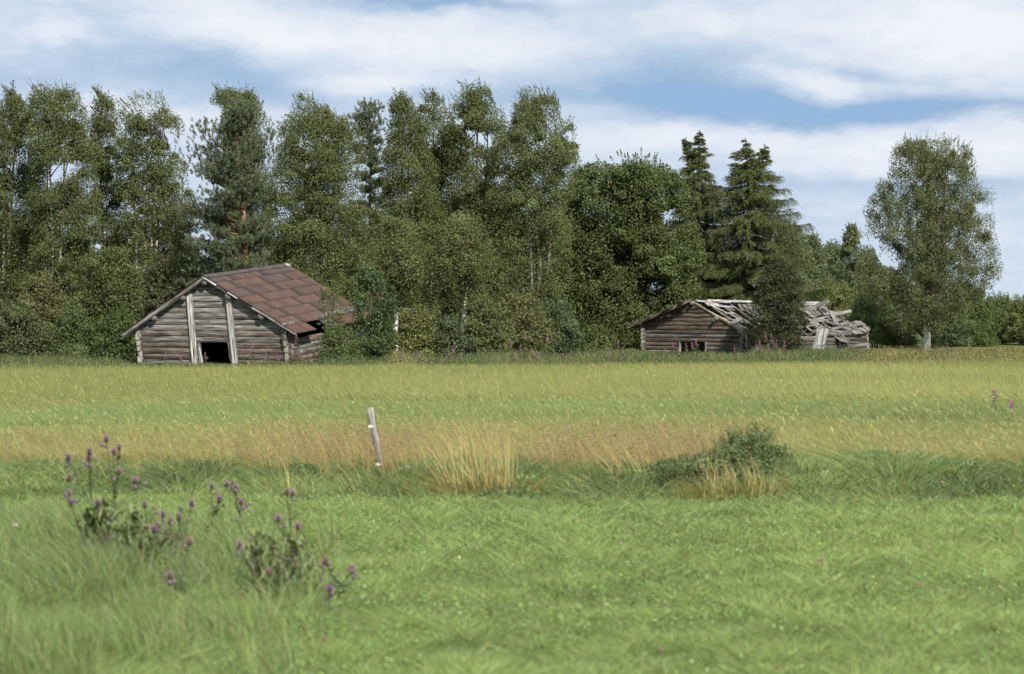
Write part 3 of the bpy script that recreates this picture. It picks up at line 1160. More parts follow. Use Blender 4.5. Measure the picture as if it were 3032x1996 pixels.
    if wisps:
        zz = np.where(rng.random(wisps) < 0.65, ol.z1 - np.abs(rng.normal(0, 0.13, wisps)) * (ol.z1 - ol.z0), rng.uniform(ol.z0, ol.z1, wisps))
        zz = np.maximum(zz, ol.z0 + 0.1)
        c, h = ol.at(zz)
        ph = rng.uniform(0, 2 * np.pi, wisps)
        st = np.stack([c + h * 0.88 * np.cos(ph), np.minimum(h, 2.6) * 0.88 * np.sin(ph), zz], 1)
        top = (zz - ol.z0) / (ol.z1 - ol.z0)
        dr = np.stack([np.cos(ph) * 0.5 + wind * (0.5 + 0.5 * top), np.sin(ph) * 0.4, 0.25 + 1.0 * top ** 2], 1)
        dr = unit(dr + rng.normal(0, 0.2, (wisps, 3)))
        ln = rng.uniform(0.3, 0.85, wisps) * wl
        m = 16
        s = np.tile(np.linspace(0.05, 1, m), wisps)
        k = np.repeat(np.arange(wisps), m)
        bend = np.array([wind * 0.5, 0, 0.1])
        pts = st[k] + dr[k] * (ln[k] * s)[:, None] + bend * (ln[k] * s ** 2)[:, None] * 0.5 + rng.normal(0, 0.055 * wl, (wisps * m, 3)) * (1.15 - s)[:, None]
        leaf_quads(lf, pts, leaf * 0.9, rng, vary(rng, len(pts), color * 1.05, 0.22, 0.08), axis=(wind, 0, 0.5), axis_w=0.4)
    lf.build("crown", mat or M_LEAF, t)
    return t


def needles(geo, pts, dirs, n, ln, wd, rng, col, spread=0.75):
    k = np.repeat(np.arange(len(pts)), n)
    d = unit(dirs[k] + rng.normal(0, spread, (len(k), 3)))
    b = pts[k] + dirs[k] * rng.uniform(-0.5, 0.5, (len(k), 1)) * ln * 1.3
    L = ln * rng.uniform(0.7, 1.25, (len(k), 1))
    s = unit(np.cross(d, rand_unit(rng, len(k)))) * wd * 0.5
    v = np.stack([b - s, b + s, b + d * L], 1).reshape(-1, 3)
    geo.add(v, None, np.arange(3 * len(k)).reshape(-1, 3), np.repeat(col[k] * np.exp(rng.normal(0, 0.15, (len(k), 1))), 3, axis=0))


def pine(name, label, bx, D, rows, seed, trunk_rows, r0=0.17, ntuft=5200, limbs=None, nn=30, color=C_PINE, group=None, trunkcol=(0.27, 0.155, 0.085)):
    rng = np.random.default_rng(seed)
    ol = Outline(rows, D, bx)
    base = (px(bx, D), D, 0.0)
    t = thing(name, base, label, "pine", group)
    wood = Geo()
    p = np.array([[px(x, D) - base[0], 0, pz(y, D)] for x, y in trunk_rows])
    p = np.concatenate([[[p[0, 0], 0, -0.1]], p])
    z = np.linspace(-0.1, p[-1, 2], 14)
    path = np.stack([np.interp(z, p[:, 2], p[:, 0]), np.zeros(14), z], 1)
    s = np.linspace(0, 1, 14)
    col = np.where(s[:, None] < 0.12, np.array([[0.16, 0.12, 0.09]]), np.array([trunkcol]))
    tube(wood, path, r0 * (1 - s) ** 0.8 + 0.015, 8, col=col)
    pts, dirs = [], []
    nl = limbs or 64
    for i in range(nl):
        zt = ol.z0 + (ol.z1 - ol.z0) * (i + rng.random()) / nl
        c, h = ol.at(zt)
        ph = rng.uniform(0, 2 * np.pi)
        R_ = (abs(c) * 0.3 + h) * rng.uniform(0.75, 1.05)
        tip = np.array([c + h * math.cos(ph) * rng.uniform(0.8, 1.0), min(h, 2.3) * math.sin(ph), zt + 0.1])
        top = (zt - ol.z0) / (ol.z1 - ol.z0)
        zs = max(0.6, zt - R_ * (0.05 + 0.75 * top))
        a = at_z(path, min(zs, path[-1, 2]))
        mid = a * 0.4 + tip * 0.6 + np.array([0, 0, -0.12 * R_ * (0.2 + top)])
        q = np.array([a, a * 0.5 + mid * 0.5, mid, tip])
        tube(wood, q, [0.045, 0.035, 0.024, 0.010], 4, col=(0.24, 0.13, 0.075), cap=False)
        m = max(6, int(ntuft / nl * (0.5 + R_ / 2.5)))
        u = rng.random(m) ** 0.55
        e = np.where(u[:, None] < 0.5, q[1] + (q[2] - q[1]) * (u * 2)[:, None], q[2] + (q[3] - q[2]) * ((u - 0.5) * 2)[:, None])
        sp = 0.14 + 0.20 * R_ * u
        e = e + np.stack([rng.normal(0, 1, m) * sp, rng.normal(0, 1, m) * sp, np.abs(rng.normal(0, 1, m)) * sp * (0.20 + 0.35 * top)], 1)
        d = unit(unit(tip - a) * 0.5 + np.array([0, 0, 0.45 + 0.6 * top]) + rng.normal(0, 0.25, (m, 3)))
        pts.append(e)
        dirs.append(d)
    m = ntuft // 8
    zt = ol.z0 + (ol.z1 - ol.z0) * (0.42 + 0.56 * rng.random(m))
    keep = vnoise(zt * 1.3, zt * 0 + seed, seed, 2) > 0.40
    zt = zt[keep]
    m = len(zt)
    ph = rng.uniform(0, 2 * np.pi, m)
    rr_ = rng.uniform(0.25, 0.8, m)
    pts.append(np.stack([np.interp(zt, path[:, 2], path[:, 0]) + rr_ * np.cos(ph), rr_ * np.sin(ph), zt], 1))
    dirs.append(unit(np.stack([np.cos(ph), np.sin(ph), 0.6 + 0 * ph], 1)))
    # leading shoots
    m = 30
    zt = ol.z1 - rng.random(m) * 0.16 * (ol.z1 - ol.z0)
    c, h = ol.at(zt)
    pts.append(np.stack([c + h * rng.uniform(-0.9, 0.9, m), h * rng.uniform(-0.9, 0.9, m), zt], 1))
    dirs.append(unit(np.array([0, 0, 1.0]) + rng.normal(0, 0.15, (m, 3))))
    pts, dirs = np.concatenate(pts), np.concatenate(dirs)
    wood.build("trunk", M_BARK, t, smooth=True)
    nd = Geo()
    needles(nd, pts, dirs, nn, 0.13, 0.024, rng, vary(rng, len(pts), color, 0.2, 0.06), 0.9)
    nd.build("crown", M_NEEDLE, t)
    return t


def spruce(name, label, bx, D, tops, rows, seed, r0=0.16, color=C_SPRUCE, step=0.27, cones=True, group=None):
    """tops: list of (x, y, share) leaders in photo pixels"""
    rng = np.random.default_rng(seed)
    ol = Outline(rows, D, bx)
    base = (px(bx, D), D, 0.0)
    t = thing(name, base, label, "spruce", group)
    wood, nd, cn = Geo(), Geo(), Geo()
    tw_p, tw_d, tw_l = [], [], []
    cpts = []
    main = None
    for ti, (tx, ty, zfork) in enumerate(tops):
        ztop = pz(ty, D)
        xt = px(tx, D) - base[0]
        if ti == 0:
            path = trunk_path(rng, (xt, 0, ztop), 12, 0.05)
            main = path
        else:
            a = at_z(main, ztop - zfork)
            z = np.linspace(a[2], ztop, 7)
            s = np.linspace(0, 1, 7)
            path = np.stack([a[0] + (xt - a[0]) * np.minimum(1, s * 1.8), a[1] + 0.2 * s, z], 1)
        s = np.linspace(0, 1, len(path))
        tube(wood, path, (r0 if ti == 0 else 0.04) * (1 - s) ** 0.9 + 0.008, 7, col=(0.12, 0.09, 0.07))
        zlow = max(0.5, ol.z0) if ti == 0 else path[0, 2]
        z = ztop - 0.2
        tz = np.linspace(ztop - 1.6, ztop, 26)
        tw_p.append(np.stack([at_z(path, q_) for q_ in tz]))
        tw_d.append(unit(np.array([0, 0, 1.0]) + rng.normal(0, 0.35, (26, 3))))
        tw_l.append(np.full(26, 0.14))
        while z > zlow:
            a = at_z(path, z)
            dtop = ztop - z
            c, h = ol.at(z)
            nb = 4 if dtop < 1.4 else 7
            ph0 = rng.uniform(0, 6.28)
            for b in range(nb):
                ph = ph0 + b * 2 * np.pi / nb + rng.normal(0, 0.25)
                reach = (c - a[0]) * np.sign(math.cos(ph)) * abs(math.cos(ph)) + h
                if ti > 0 or dtop < 1.0:
                    reach = min(reach, 0.10 + dtop * 0.36)
                reach = max(0.10, reach * (rng.uniform(0.62, 1.16) if rng.random() < 0.8 else rng.uniform(1.1, 1.3)))
                out = np.array([math.cos(ph), math.sin(ph), 0])
                up = 1.0 - 0.5 * dtop if dtop < 1.6 else rng.uniform(-0.10, 0.18)
                s5 = np.linspace(0, 1, 6)
                dr = -0.34 * reach * (s5 ** 1.2) + 0.20 * reach * s5 ** 3 + up * reach * s5
                a_ = at_z(path, max(0.3, z + rng.uniform(-0.16, 0.16)))
                q = a_ + out * reach * s5[:, None] + np.stack([0 * s5, 0 * s5, dr], 1)
                tube(wood, q, np.linspace(0.024, 0.006, 6), 4, col=(0.11, 0.085, 0.065), cap=False)
                m = int(10 + 46 * reach)
                u = rng.uniform(0.12, 1.0, m)
                e = np.stack([np.interp(u, s5, q[:, i]) for i in range(3)], 1)
                side = np.array([-out[1], out[0], 0])
                sg = rng.choice([-1, 1], m)[:, None]
                hang = np.array([0, 0, -1.0])
                wd = (0.16 + 0.30 * reach * (1 - 0.55 * u))[:, None]
                d = out * 0.55 + side * sg * rng.uniform(0.2, 1.0, (m, 1)) + hang * rng.uniform(0.05, 0.75, (m, 1)) * (1 if dtop > 1.5 else 0.1)
                d = unit(d)
                tw_p.append(e)
                tw_d.append(d)
                tw_l.append(np.clip(wd[:, 0] * rng.uniform(0.7, 1.2, m), 0.10, 0.5))
                if cones and dtop < 3.2 and rng.random() < 0.75:
                    k = rng.integers(1, 4)
                    uu = rng.uniform(0.55, 1.0, k)
                    ce = np.stack([np.interp(uu, s5, q[:, i]) for i in range(3)], 1)
                    cpts.append(ce)
            z -= step * (0.8 if dtop < 2 else 1.0) * rng.uniform(0.8, 1.2)
    tw_p, tw_d, tw_l = map(np.concatenate, (tw_p, tw_d, tw_l))
    n = len(tw_p)
    # each twig: short needles in a flat spray along it
    k = 12
    kk = np.repeat(np.arange(n), k)
    s = np.tile(np.linspace(0.05, 1, k), n)
    b = tw_p[kk] + tw_d[kk] * (tw_l[kk] * s)[:, None] + np.array([0, 0, -1.0]) * (tw_l[kk] * s * s * 0.30)[:, None]
    d = unit(tw_d[kk] * 0.9 + rng.normal(0, 0.6, (len(kk), 3)))
    L = rng.uniform(0.06, 0.12, (len(kk), 1))
    sd_ = unit(np.cross(d, rand_unit(rng, len(kk)))) * 0.017
    v = np.stack([b - sd_, b + sd_, b + d * L], 1).reshape(-1, 3)
    col = vary(rng, n, color, 0.2, 0.06)[kk] * (0.85 + 0.35 * s[:, None])
    nd.add(v, None, np.arange(3 * len(kk)).reshape(-1, 3), np.repeat(col, 3, axis=0))
    wood.build("trunk", M_BARK, t, smooth=True)
    nd.build("crown", M_NEEDLE, t)
    if cpts:
        cpts = np.concatenate(cpts)
        L = 0.15
        for off in (0.0, 1.05):
            th = rng.uniform(0, 3, len(cpts)) + off * 1.5
            sv = np.stack([np.cos(th), np.sin(th), 0 * th], 1) * 0.024
            v = np.stack([cpts, cpts + sv - [0, 0, L * 0.45], cpts - [0, 0, L], cpts - sv - [0, 0, L * 0.45]], 1).reshape(-1, 3)
            cn.add(v, np.arange(4 * len(cpts)).reshape(-1, 4), None, np.repeat(vary(rng, len(cpts), (0.13, 0.075, 0.045), 0.2), 4, axis=0))
        o = cn.build("cone_cluster", M_NEEDLE, t)
        o['kind'] = 'stuff'
    return t


B = broadleaf
# --- birches at the left
B("birch_tree", "slim dark birch at the photo's left edge, cut by the frame", "birch", 15, 141,
  [(248, 25, 40), (265, 18, 48), (292, 2, 70), (350, -30, 92), (450, -60, 108), (600, -75, 112), (760, -80, 112), (900, -70, 100)], 101, stems=[(-0.3, 0.9), (0.2, 1)], color=C_BIRCH * 0.92, wisps=60)
B("birch_tree", "broad multi-stemmed birch with a flat bushy top, second from the left edge", "birch", 165, 139,
  [(247, 150, 190), (252, 100, 218), (280, 92, 238), (310, 88, 250), (360, 82, 264), (480, 92, 284), (620, 100, 292), (760, 90, 296), (880, 84, 290), (930, 110, 260)], 102,
  stems=[(-0.8, 0.93), (-0.2, 1.0), (0.5, 0.97)], wisps=110, gaps=0.06)
B("birch_tree", "narrow birch with a thin pointed top leaning left, between two broader birches", "birch", 305, 142,
  [(258, 292, 300), (280, 294, 316), (305, 280, 338), (335, 272, 344), (400, 268, 348), (500, 276, 352), (640, 284, 356), (760, 282, 360), (860, 290, 350)], 103, wisps=60, gaps=0.15, dens=560)
B("birch_tree", "airy birch with bare white stems and sky showing through, left of the orange-trunked pine", "birch", 425, 140,
  [(276, 405, 465), (295, 378, 490), (330, 358, 512), (380, 350, 530), (450, 348, 540), (520, 345, 550), (600, 330, 560), (680, 330, 565), (780, 330, 560), (860, 350, 530)], 104,
  stems=[(-0.9, 0.9), (0.0, 1.0), (0.5, 0.97), (1.0, 0.8)], wisps=110, gaps=0.24, dens=480, clump=0.36)
B("birch_tree", "sparse young birch crown between the airy birch and the pine", "birch", 530, 143,
  [(470, 512, 545), (520, 500, 560), (600, 495, 575), (700, 490, 580), (800, 500, 570)], 105, wisps=30, gaps=0.35, dens=330)
# --- the tall pine and what stands behind it
B("birch_tree", "birch behind the tall pine with two pointed tips above it", "birch", 690, 145,
  [(250, 648, 656), (262, 645, 740), (300, 650, 772), (360, 665, 800), (440, 670, 812), (560, 660, 805), (700, 640, 790), (800, 640, 780)], 106, stems=[(-0.5, 1.0), (0.6, 0.98)], wisps=50, gaps=0.2)
pine("pine_tree", "tall blue-green pine with an orange trunk behind the rusty barn roof", 722, 134,
     [(286, 690, 722), (310, 650, 752), (360, 602, 778), (400, 552, 800), (450, 558, 806), (490, 575, 800), (540, 620, 792), (600, 556, 790), (640, 552, 784), (690, 640, 770), (720, 555, 770), (780, 548, 760), (830, 552, 740), (900, 560, 740)],
     201, [(728, 800), (722, 640), (714, 540), (702, 460), (706, 300)], r0=0.19)
B("dense_birch_tree", "dense round-topped birch just right of the tall pine", "birch", 930, 140,
  [(276, 896, 915), (292, 880, 945), (320, 862, 985), (350, 842, 1022), (400, 826, 1050), (470, 816, 1066), (560, 806, 1072), (680, 786, 1080), (800, 770, 1090), (900, 780, 1100), (990, 830, 1080)], 107,
  stems=[(-0.5, 0.95), (0.1, 1.0), (0.8, 0.9)], wisps=90, dens=720)
pine("pine_tree", "thin-topped pine showing upright shoots between two dense birches", 1098, 147,
     [(292, 1090, 1100), (312, 1052, 1116), (350, 1048, 1142), (400, 1062, 1130), (480, 1062, 1136), (600, 1050, 1140)], 202, [(1096, 700), (1097, 500), (1096, 300)], r0=0.08, ntuft=1500, limbs=30, nn=28, trunkcol=(0.20, 0.15, 0.11))
B("dense_birch_tree", "birch with a slender feathery top, first of the middle clump", "birch", 1195, 141,
  [(268, 1180, 1192), (300, 1166, 1222), (340, 1158, 1244), (400, 1148, 1262), (480, 1132, 1290), (600, 1110, 1300), (720, 1090, 1310), (850, 1080, 1300), (960, 1090, 1280)], 108, stems=[(-0.3, 0.93), (0.3, 1.0)], wisps=70, dens=680)
B("dense_birch_tree", "birch crown with a tip leaning left, between the feathery birch and the tallest one", "birch", 1285, 144,
  [(258, 1266, 1280), (285, 1255, 1310), (320, 1245, 1340), (400, 1230, 1360), (520, 1220, 1380), (660, 1210, 1390), (800, 1210, 1390), (930, 1230, 1370)], 109, wisps=50, dens=640)
B("dense_birch_tree", "tallest birch in the middle of the tree line with bare stems in its crown", "birch", 1410, 142,
  [(240, 1385, 1428), (258, 1370, 1452), (290, 1345, 1462), (325, 1330, 1494), (390, 1322, 1500), (470, 1322, 1500), (560, 1318, 1508), (680, 1310, 1515), (800, 1310, 1520), (920, 1330, 1500)], 110,
  stems=[(-0.6, 0.92), (0.0, 1.0), (0.55, 0.95)], wisps=90, gaps=0.14, dens=600)
B("dense_birch_tree", "wind-combed birch with a ragged right shoulder, right end of the middle clump", "birch", 1590, 140,
  [(262, 1555, 1570), (270, 1548, 1640), (300, 1538, 1660), (335, 1515, 1655), (355, 1500, 1695), (400, 1478, 1714), (440, 1465, 1708), (520, 1452, 1690), (640, 1440, 1690), (760, 1420, 1680), (880, 1410, 1640), (980, 1430, 1600)], 111,
  stems=[(-0.6, 0.9), (0.1, 1.0), (0.9, 0.82)], barkcol=(0.3, 0.27, 0.24), wisps=120, dens=620, gaps=0.06)
B("white_stemmed_birch", "low birch showing a white trunk just right of the rowan bush", "birch", 1172, 132,
  [(640, 1130, 1210), (700, 1100, 1250), (780, 1085, 1280), (860, 1100, 1260), (905, 1130, 1240)], 112, r0=0.14, wisps=14, dens=480)
B("white_stemmed_birch", "leafy birch showing a thick white trunk in a dark hollow, middle of the line", "birch", 1372, 131,
  [(640, 1330, 1420), (700, 1300, 1450), (780, 1290, 1470), (840, 1310, 1450), (905, 1340, 1430)], 113, r0=0.17, wisps=14, dens=460)
# --- big sallow
B("sallow_tree", "big round dark-leaved sallow left of the collapsed barn", "sallow", 1830, 157,
  [(442, 1840, 1885), (458, 1790, 1935), (480, 1740, 1975), (520, 1690, 2008), (580, 1650, 2040), (660, 1625, 2066), (760, 1600, 2075), (860, 1590, 2060), (950, 1600, 2030), (1030, 1640, 1900), (1050, 1680, 1860)], 114,
  color=C_SALLOW, stems=[(-1.2, 0.8), (-0.4, 0.95), (0.3, 1.0), (1.0, 0.85)], leaf=0.135, dens=520, clump=0.52, droop=0.1, bark='bark', wisps=60, wl=0.55, wind=-0.1, nbranch=120, gaps=0.10, depth=0.9)
# --- spruces
spruce("spruce_tree", "thin-topped spruce hung with cones, rising behind the sallow", 2072, 170, [(2071, 391, 0), (2031, 412, 1.4)],
       [(395, 2068, 2074), (440, 2036, 2094), (480, 2024, 2098), (500, 2000, 2102), (530, 2008, 2132), (580, 1990, 2150), (640, 1985, 2156), (720, 1970, 2160), (900, 1960, 2160)], 301)
spruce("spruce_tree", "broad spruce with two spiky tips and shelved drooping boughs, behind the collapsed barn", 2225, 167, [(2207, 415, 0), (2266, 432, 1.7)],
       [(418, 2203, 2212), (450, 2180, 2240), (500, 2160, 2296), (535, 2150, 2318), (590, 2140, 2340), (640, 2118, 2366), (720, 2096, 2340), (780, 2076, 2372), (840, 2060, 2384), (960, 2050, 2370)], 302, r0=0.2)
# --- the free-standing birch
B("weeping_birch", "free-standing birch with hanging twigs and a white trunk foot at the right", "birch", 2737, 160,
  [(402, 2690, 2805), (425, 2655, 2860), (460, 2640, 2880), (520, 2635, 2884), (560, 2595, 2910), (600, 2572, 2928), (660, 2562, 2932), (720, 2552, 2945), (780, 2548, 2955), (820, 2540, 2950), (860, 2555, 2915), (900, 2590, 2870), (935, 2605, 2840), (966, 2650, 2800)], 115,
  color=C_BIRCH * np.array([1.1, 1.05, 1.2]), stems=[(0.1, 1.0), (0.5, 0.95)], r0=0.24, wisps=170, gaps=0.07, dens=440, hang=0.18, droop=0.4, depth=0.85, clump=0.42, loose=0.45, white=0.14, wind=0.15, nbranch=130)

# --- second row filling the line behind
rngF = np.random.default_rng(77)
back = [(-230, 420, 146, "tall leafy tree outside the left edge"), (3190, 560, 210, "leafy tree outside the right edge"), (3330, 620, 215, "lower leafy tree farther outside the right edge"), (3480, 640, 215, "leafy tree farthest outside the right edge"), (-60, 620, 150, "low leafy tree cut by the left edge behind the dark birch"), (90, 640, 155, "leafy tree behind the stems of the broad birch at the left"),
        (235, 700, 152, "leafy tree in the gap under the narrow pointed birch"), (395, 690, 150, "leafy tree filling the foot of the airy birch"),
        (560, 760, 152, "leafy tree left of the pine's orange trunk, behind it"), (800, 700, 153, "leafy tree behind the barn's roof ridge"),
        (905, 640, 158, "leafy tree hidden behind the dense round-topped birch"), (1075, 600, 158, "leafy tree closing the gap under the thin-topped pine"),
        (1260, 560, 158, "leafy tree behind the feathery birch"), (1450, 560, 158, "leafy tree behind the tallest birch"),
        (1560, 640, 155, "leafy tree behind the wind-combed birch"), (1700, 620, 158, "leafy tree behind the left half of the sallow"),
        (1900, 620, 158, "leafy tree behind the right half of the sallow"), (2090, 760, 176, "leafy tree behind the foot of the thin-topped spruce")]
for i, (bx_, ty, D_, lb) in enumerate(back):
    w_ = 105 + rngF.uniform(-10, 25)
    rows = [(ty, bx_ - 20, bx_ + 15), (ty + 30, bx_ - w_ * 0.5, bx_ + w_ * 0.5), (ty + 110, bx_ - w_ * 0.85, bx_ + w_ * 0.85), (ty + 220, bx_ - w_, bx_ + w_), (1000, bx_ - w_, bx_ + w_), (1050, bx_ - w_ * 0.8, bx_ + w_ * 0.8)]
    B("leafy_tree", lb, "tree", bx_, D_, rows, 400 + i, dens=480, leaf=0.125, clump=0.5, wisps=30, color=C_BIRCH * rngF.uniform(0.85, 1.05), bark='bark', group="trees filling the line behind", nbranch=30)

# --- lower storey in front of the trunks
low = [  # base x, top y, half width, D, colour factor, label
    (45, 900, 95, 131, 0.95, "dark bush at the left edge of the wood's foot"),
    (120, 820, 70, 133, 1.1, "tall loose bush under the broad left birch"),
    (215, 930, 70, 130, 1.0, "low bush between the left bush row and the round bush beside the barn"),
    (330, 740, 92, 132, 0.95, "tall grey-green bush rising left of the barn's roof edge"),
    (352, 930, 60, 128, 0.85, "dark bush touching the barn's left corner"),
    (480, 760, 80, 137, 0.95, "bush behind the left slope of the rusty roof"),
    (600, 770, 70, 139, 0.9, "bush behind the barn's gable peak"),
    (905, 800, 85, 137, 0.9, "bush behind the right slope of the rusty roof"),
    (1230, 930, 75, 128, 1.15, "light green low bush under the white birch trunk right of the rowan"),
    (1330, 950, 65, 128, 0.95, "low bush left of the thick white trunk"),
    (1440, 900, 75, 129, 1.1, "leafy bush right of the thick white trunk"),
    (1545, 880, 85, 131, 1.12, "large leafy bush under the wind-combed birch"),
    (1650, 900, 70, 134, 0.95, "bush at the left foot of the sallow"),
    (1770, 985, 55, 131, 0.95, "small bush below the sallow, between its stems and the collapsed barn"),
    (2160, 800, 90, 172, 0.95, "bush behind the broken roof of the collapsed barn"),
    (2480, 850, 80, 175, 1.25, "pale bush behind the far end of the collapsed barn"),
    (2590, 870, 75, 170, 1.45, "yellow-green bush left of the weeping birch"),
    (2652, 925, 58, 166, 1.0, "dark bush against the left side of the white trunk foot"),
    (2815, 900, 58, 167, 1.0, "dark bush right of the white trunk foot"),
    (2885, 858, 66, 172, 1.05, "tall bush under the hanging twigs right of the weeping birch"),
    (2965, 878, 62, 180, 1.2, "pale green bush second from the right edge"),
    (3035, 885, 62, 178, 1.25, "pale green bush cut by the right edge of the picture"),
    (3120, 880, 70, 176, 1.1, "bush just outside the right edge"),
    (3240, 860, 90, 178, 1.0, "tall bush well outside the right edge"),
    (3390, 850, 95, 182, 1.1, "round bush farthest outside the right edge"),
    (-110, 830, 95, 135, 1.0, "bush just outside the left edge"),
]
for i, (bx_, ty, w_, D_, cf, lb) in enumerate(low):
    rr = np.random.default_rng(500 + i)
    rows = [(ty, bx_ - w_ * 0.25, bx_ + w_ * 0.2), (ty + 18, bx_ - w_ * 0.55, bx_ + w_ * 0.5), (ty + 55, bx_ - w_ * 0.85, bx_ + w_ * 0.85), (ty + 110, bx_ - w_, bx_ + w_)]
    yb = HZ + H * F / D_ - 6
    if ty + 115 < yb - 10:
        rows.append((yb - 8, bx_ - w_ * 0.95, bx_ + w_ * 0.95))
    rows.append((yb, bx_ - w_ * 0.8, bx_ + w_ * 0.8))
    rows = [r for r in rows if r[0] <= yb]
    B("bush", lb, "bush", bx_, D_, rows, 520 + i, color=C_SHRUB * cf * np.array([rr.uniform(0.88, 1.14), 1.0, rr.uniform(0.8, 1.3)]), stems=[(-0.5, 0.8), (0, 0.95), (0.5, 0.85)], r0=0.05, dens=560, leaf=0.11, clump=0.36, droop=0.0,
      wisps=34, bark='bark', wind=-0.15, nbranch=24, group="bushes along the foot of the wood")

# bushes in front of the barns
B("young_willow", "upright willow sapling in front of the rusty roof's lower corner", "willow", 990, 117.5,
  [(862, 972, 986), (880, 958, 1000), (905, 950, 1018), (940, 955, 1030), (980, 965, 1040), (1020, 955, 1045), (1075, 960, 1045)], 601, color=C_SALLOW * 1.1,
  stems=[(-0.5, 0.95), (0.0, 1.0), (0.5, 0.85)], r0=0.03, dens=62, leaf=0.10, clump=0.20, droop=-0.2, wisps=26, wl=0.8, bark='bark', wind=0.0, nbranch=30, gaps=0.25)
B("rowan_bush", "dark blue-green rowan bush right of the rusty barn", "rowan", 1085, 121,
  [(806, 1082, 1098), (830, 1068, 1130), (870, 1056, 1158), (930, 1046, 1165), (1000, 1040, 1168), (1060, 1045, 1160), (1080, 1055, 1150)], 602, color=np.array([0.078, 0.112, 0.046]),
  stems=[(-0.4, 0.9), (0.1, 1.0), (0.5, 0.85)], r0=0.05, dens=380, leaf=0.11, clump=0.30, droop=0.2, wisps=40, bark='bark', wind=0.0, nbranch=40, gaps=0.18)
B("bush", "low dark bush at the foot of the willow sapling by the rusty barn", "bush", 1010, 116.5,
  [(985, 985, 1025), (1010, 950, 1055), (1050, 945, 1070), (1085, 955, 1060)], 603, color=C_SALLOW, stems=[(-0.3, 0.9), (0.3, 0.9)], r0=0.025, dens=560, leaf=0.10, clump=0.22, droop=0, wisps=16, bark='bark', nbranch=10)
B("alder_bush", "dark oval bush growing in front of the collapsed barn's roof", "bush", 2300, 145,
  [(775, 2300, 2345), (792, 2268, 2352), (820, 2250, 2366), (870, 2232, 2372), (920, 2220, 2378), (980, 2218, 2380), (1020, 2232, 2372), (1045, 2250, 2350)], 604, color=np.array([0.060, 0.068, 0.032]),
  stems=[(-0.4, 0.9), (0.0, 1.0), (0.4, 0.9)], r0=0.05, dens=700, leaf=0.09, clump=0.3, droop=0.0, wisps=40, wl=0.5, bark='bark', wind=-0.05, nbranch=40, depth=0.8)

# far wood beyond the ruin
far = [(2345, 655, 60, 235, "tall far tree right of the broad spruce"), (2405, 692, 45, 240, "far tree with a small pointed top beyond the collapsed barn"), (2468, 716, 48, 245, "low-topped far tree right of the pointed far one"),
       (2522, 664, 34, 238, "far tree whose rounded top stands above the far wood"), (2575, 735, 50, 236, "far tree beside the weeping birch's left edge"), (2440, 800, 60, 225, "lower far tree beyond the ruin's far end"),
       (2360, 800, 60, 222, "lower far tree under the tall far one"), (2540, 810, 60, 226, "lower far tree left of the weeping birch"), (2640, 800, 60, 232, "far tree behind the weeping birch's left half"),
       (2750, 810, 60, 232, "far tree behind the weeping birch's trunk"), (2840, 840, 50, 240, "far tree behind the weeping birch's right half")]
for i, (bx_, ty, w_, D_, lb) in enumerate(far):
    yb = HZ + H * F / D_ - 4
    rows = [(ty, bx_ - 10, bx_ + 8), (ty + 22, bx_ - w_ * 0.5, bx_ + w_ * 0.45), (ty + 70, bx_ - w_ * 0.9, bx_ + w_ * 0.9), (ty + 120, bx_ - w_, bx_ + w_), (yb, bx_ - w_, bx_ + w_)]
    rows = [r for r in rows if r[0] <= yb]
    B("leafy_tree", lb, "tree", bx_, D_, rows, 700 + i, color=C_FAR, dens=330, leaf=0.16, clump=0.55, wisps=40, bark='bark', group="far wood beyond the ruin", nbranch=20)
# ------------------------------------------------------------------ grass, crop and weeds
G_BRIGHT = np.array([0.252, 0.330, 0.112])
G_DEEP = np.array([0.132, 0.186, 0.062])
G_YELL = np.array([0.300, 0.330, 0.100])
G_DULL = np.array([0.168, 0.218, 0.082])


def cols_from(rng, n, a, b, t, dv=0.18):
    base = a[None] * (1 - t[:, None]) + b[None] * t[:, None]
    return np.clip(base * np.exp(rng.normal(0, dv, (n, 1))) * np.exp(rng.normal(0, 0.06, (n, 3))), 0.003, 0.9)


def field_edge(x, D):
    """far edge of the barley: a straight line across the view"""
    return 103.5 + 0.30 * x


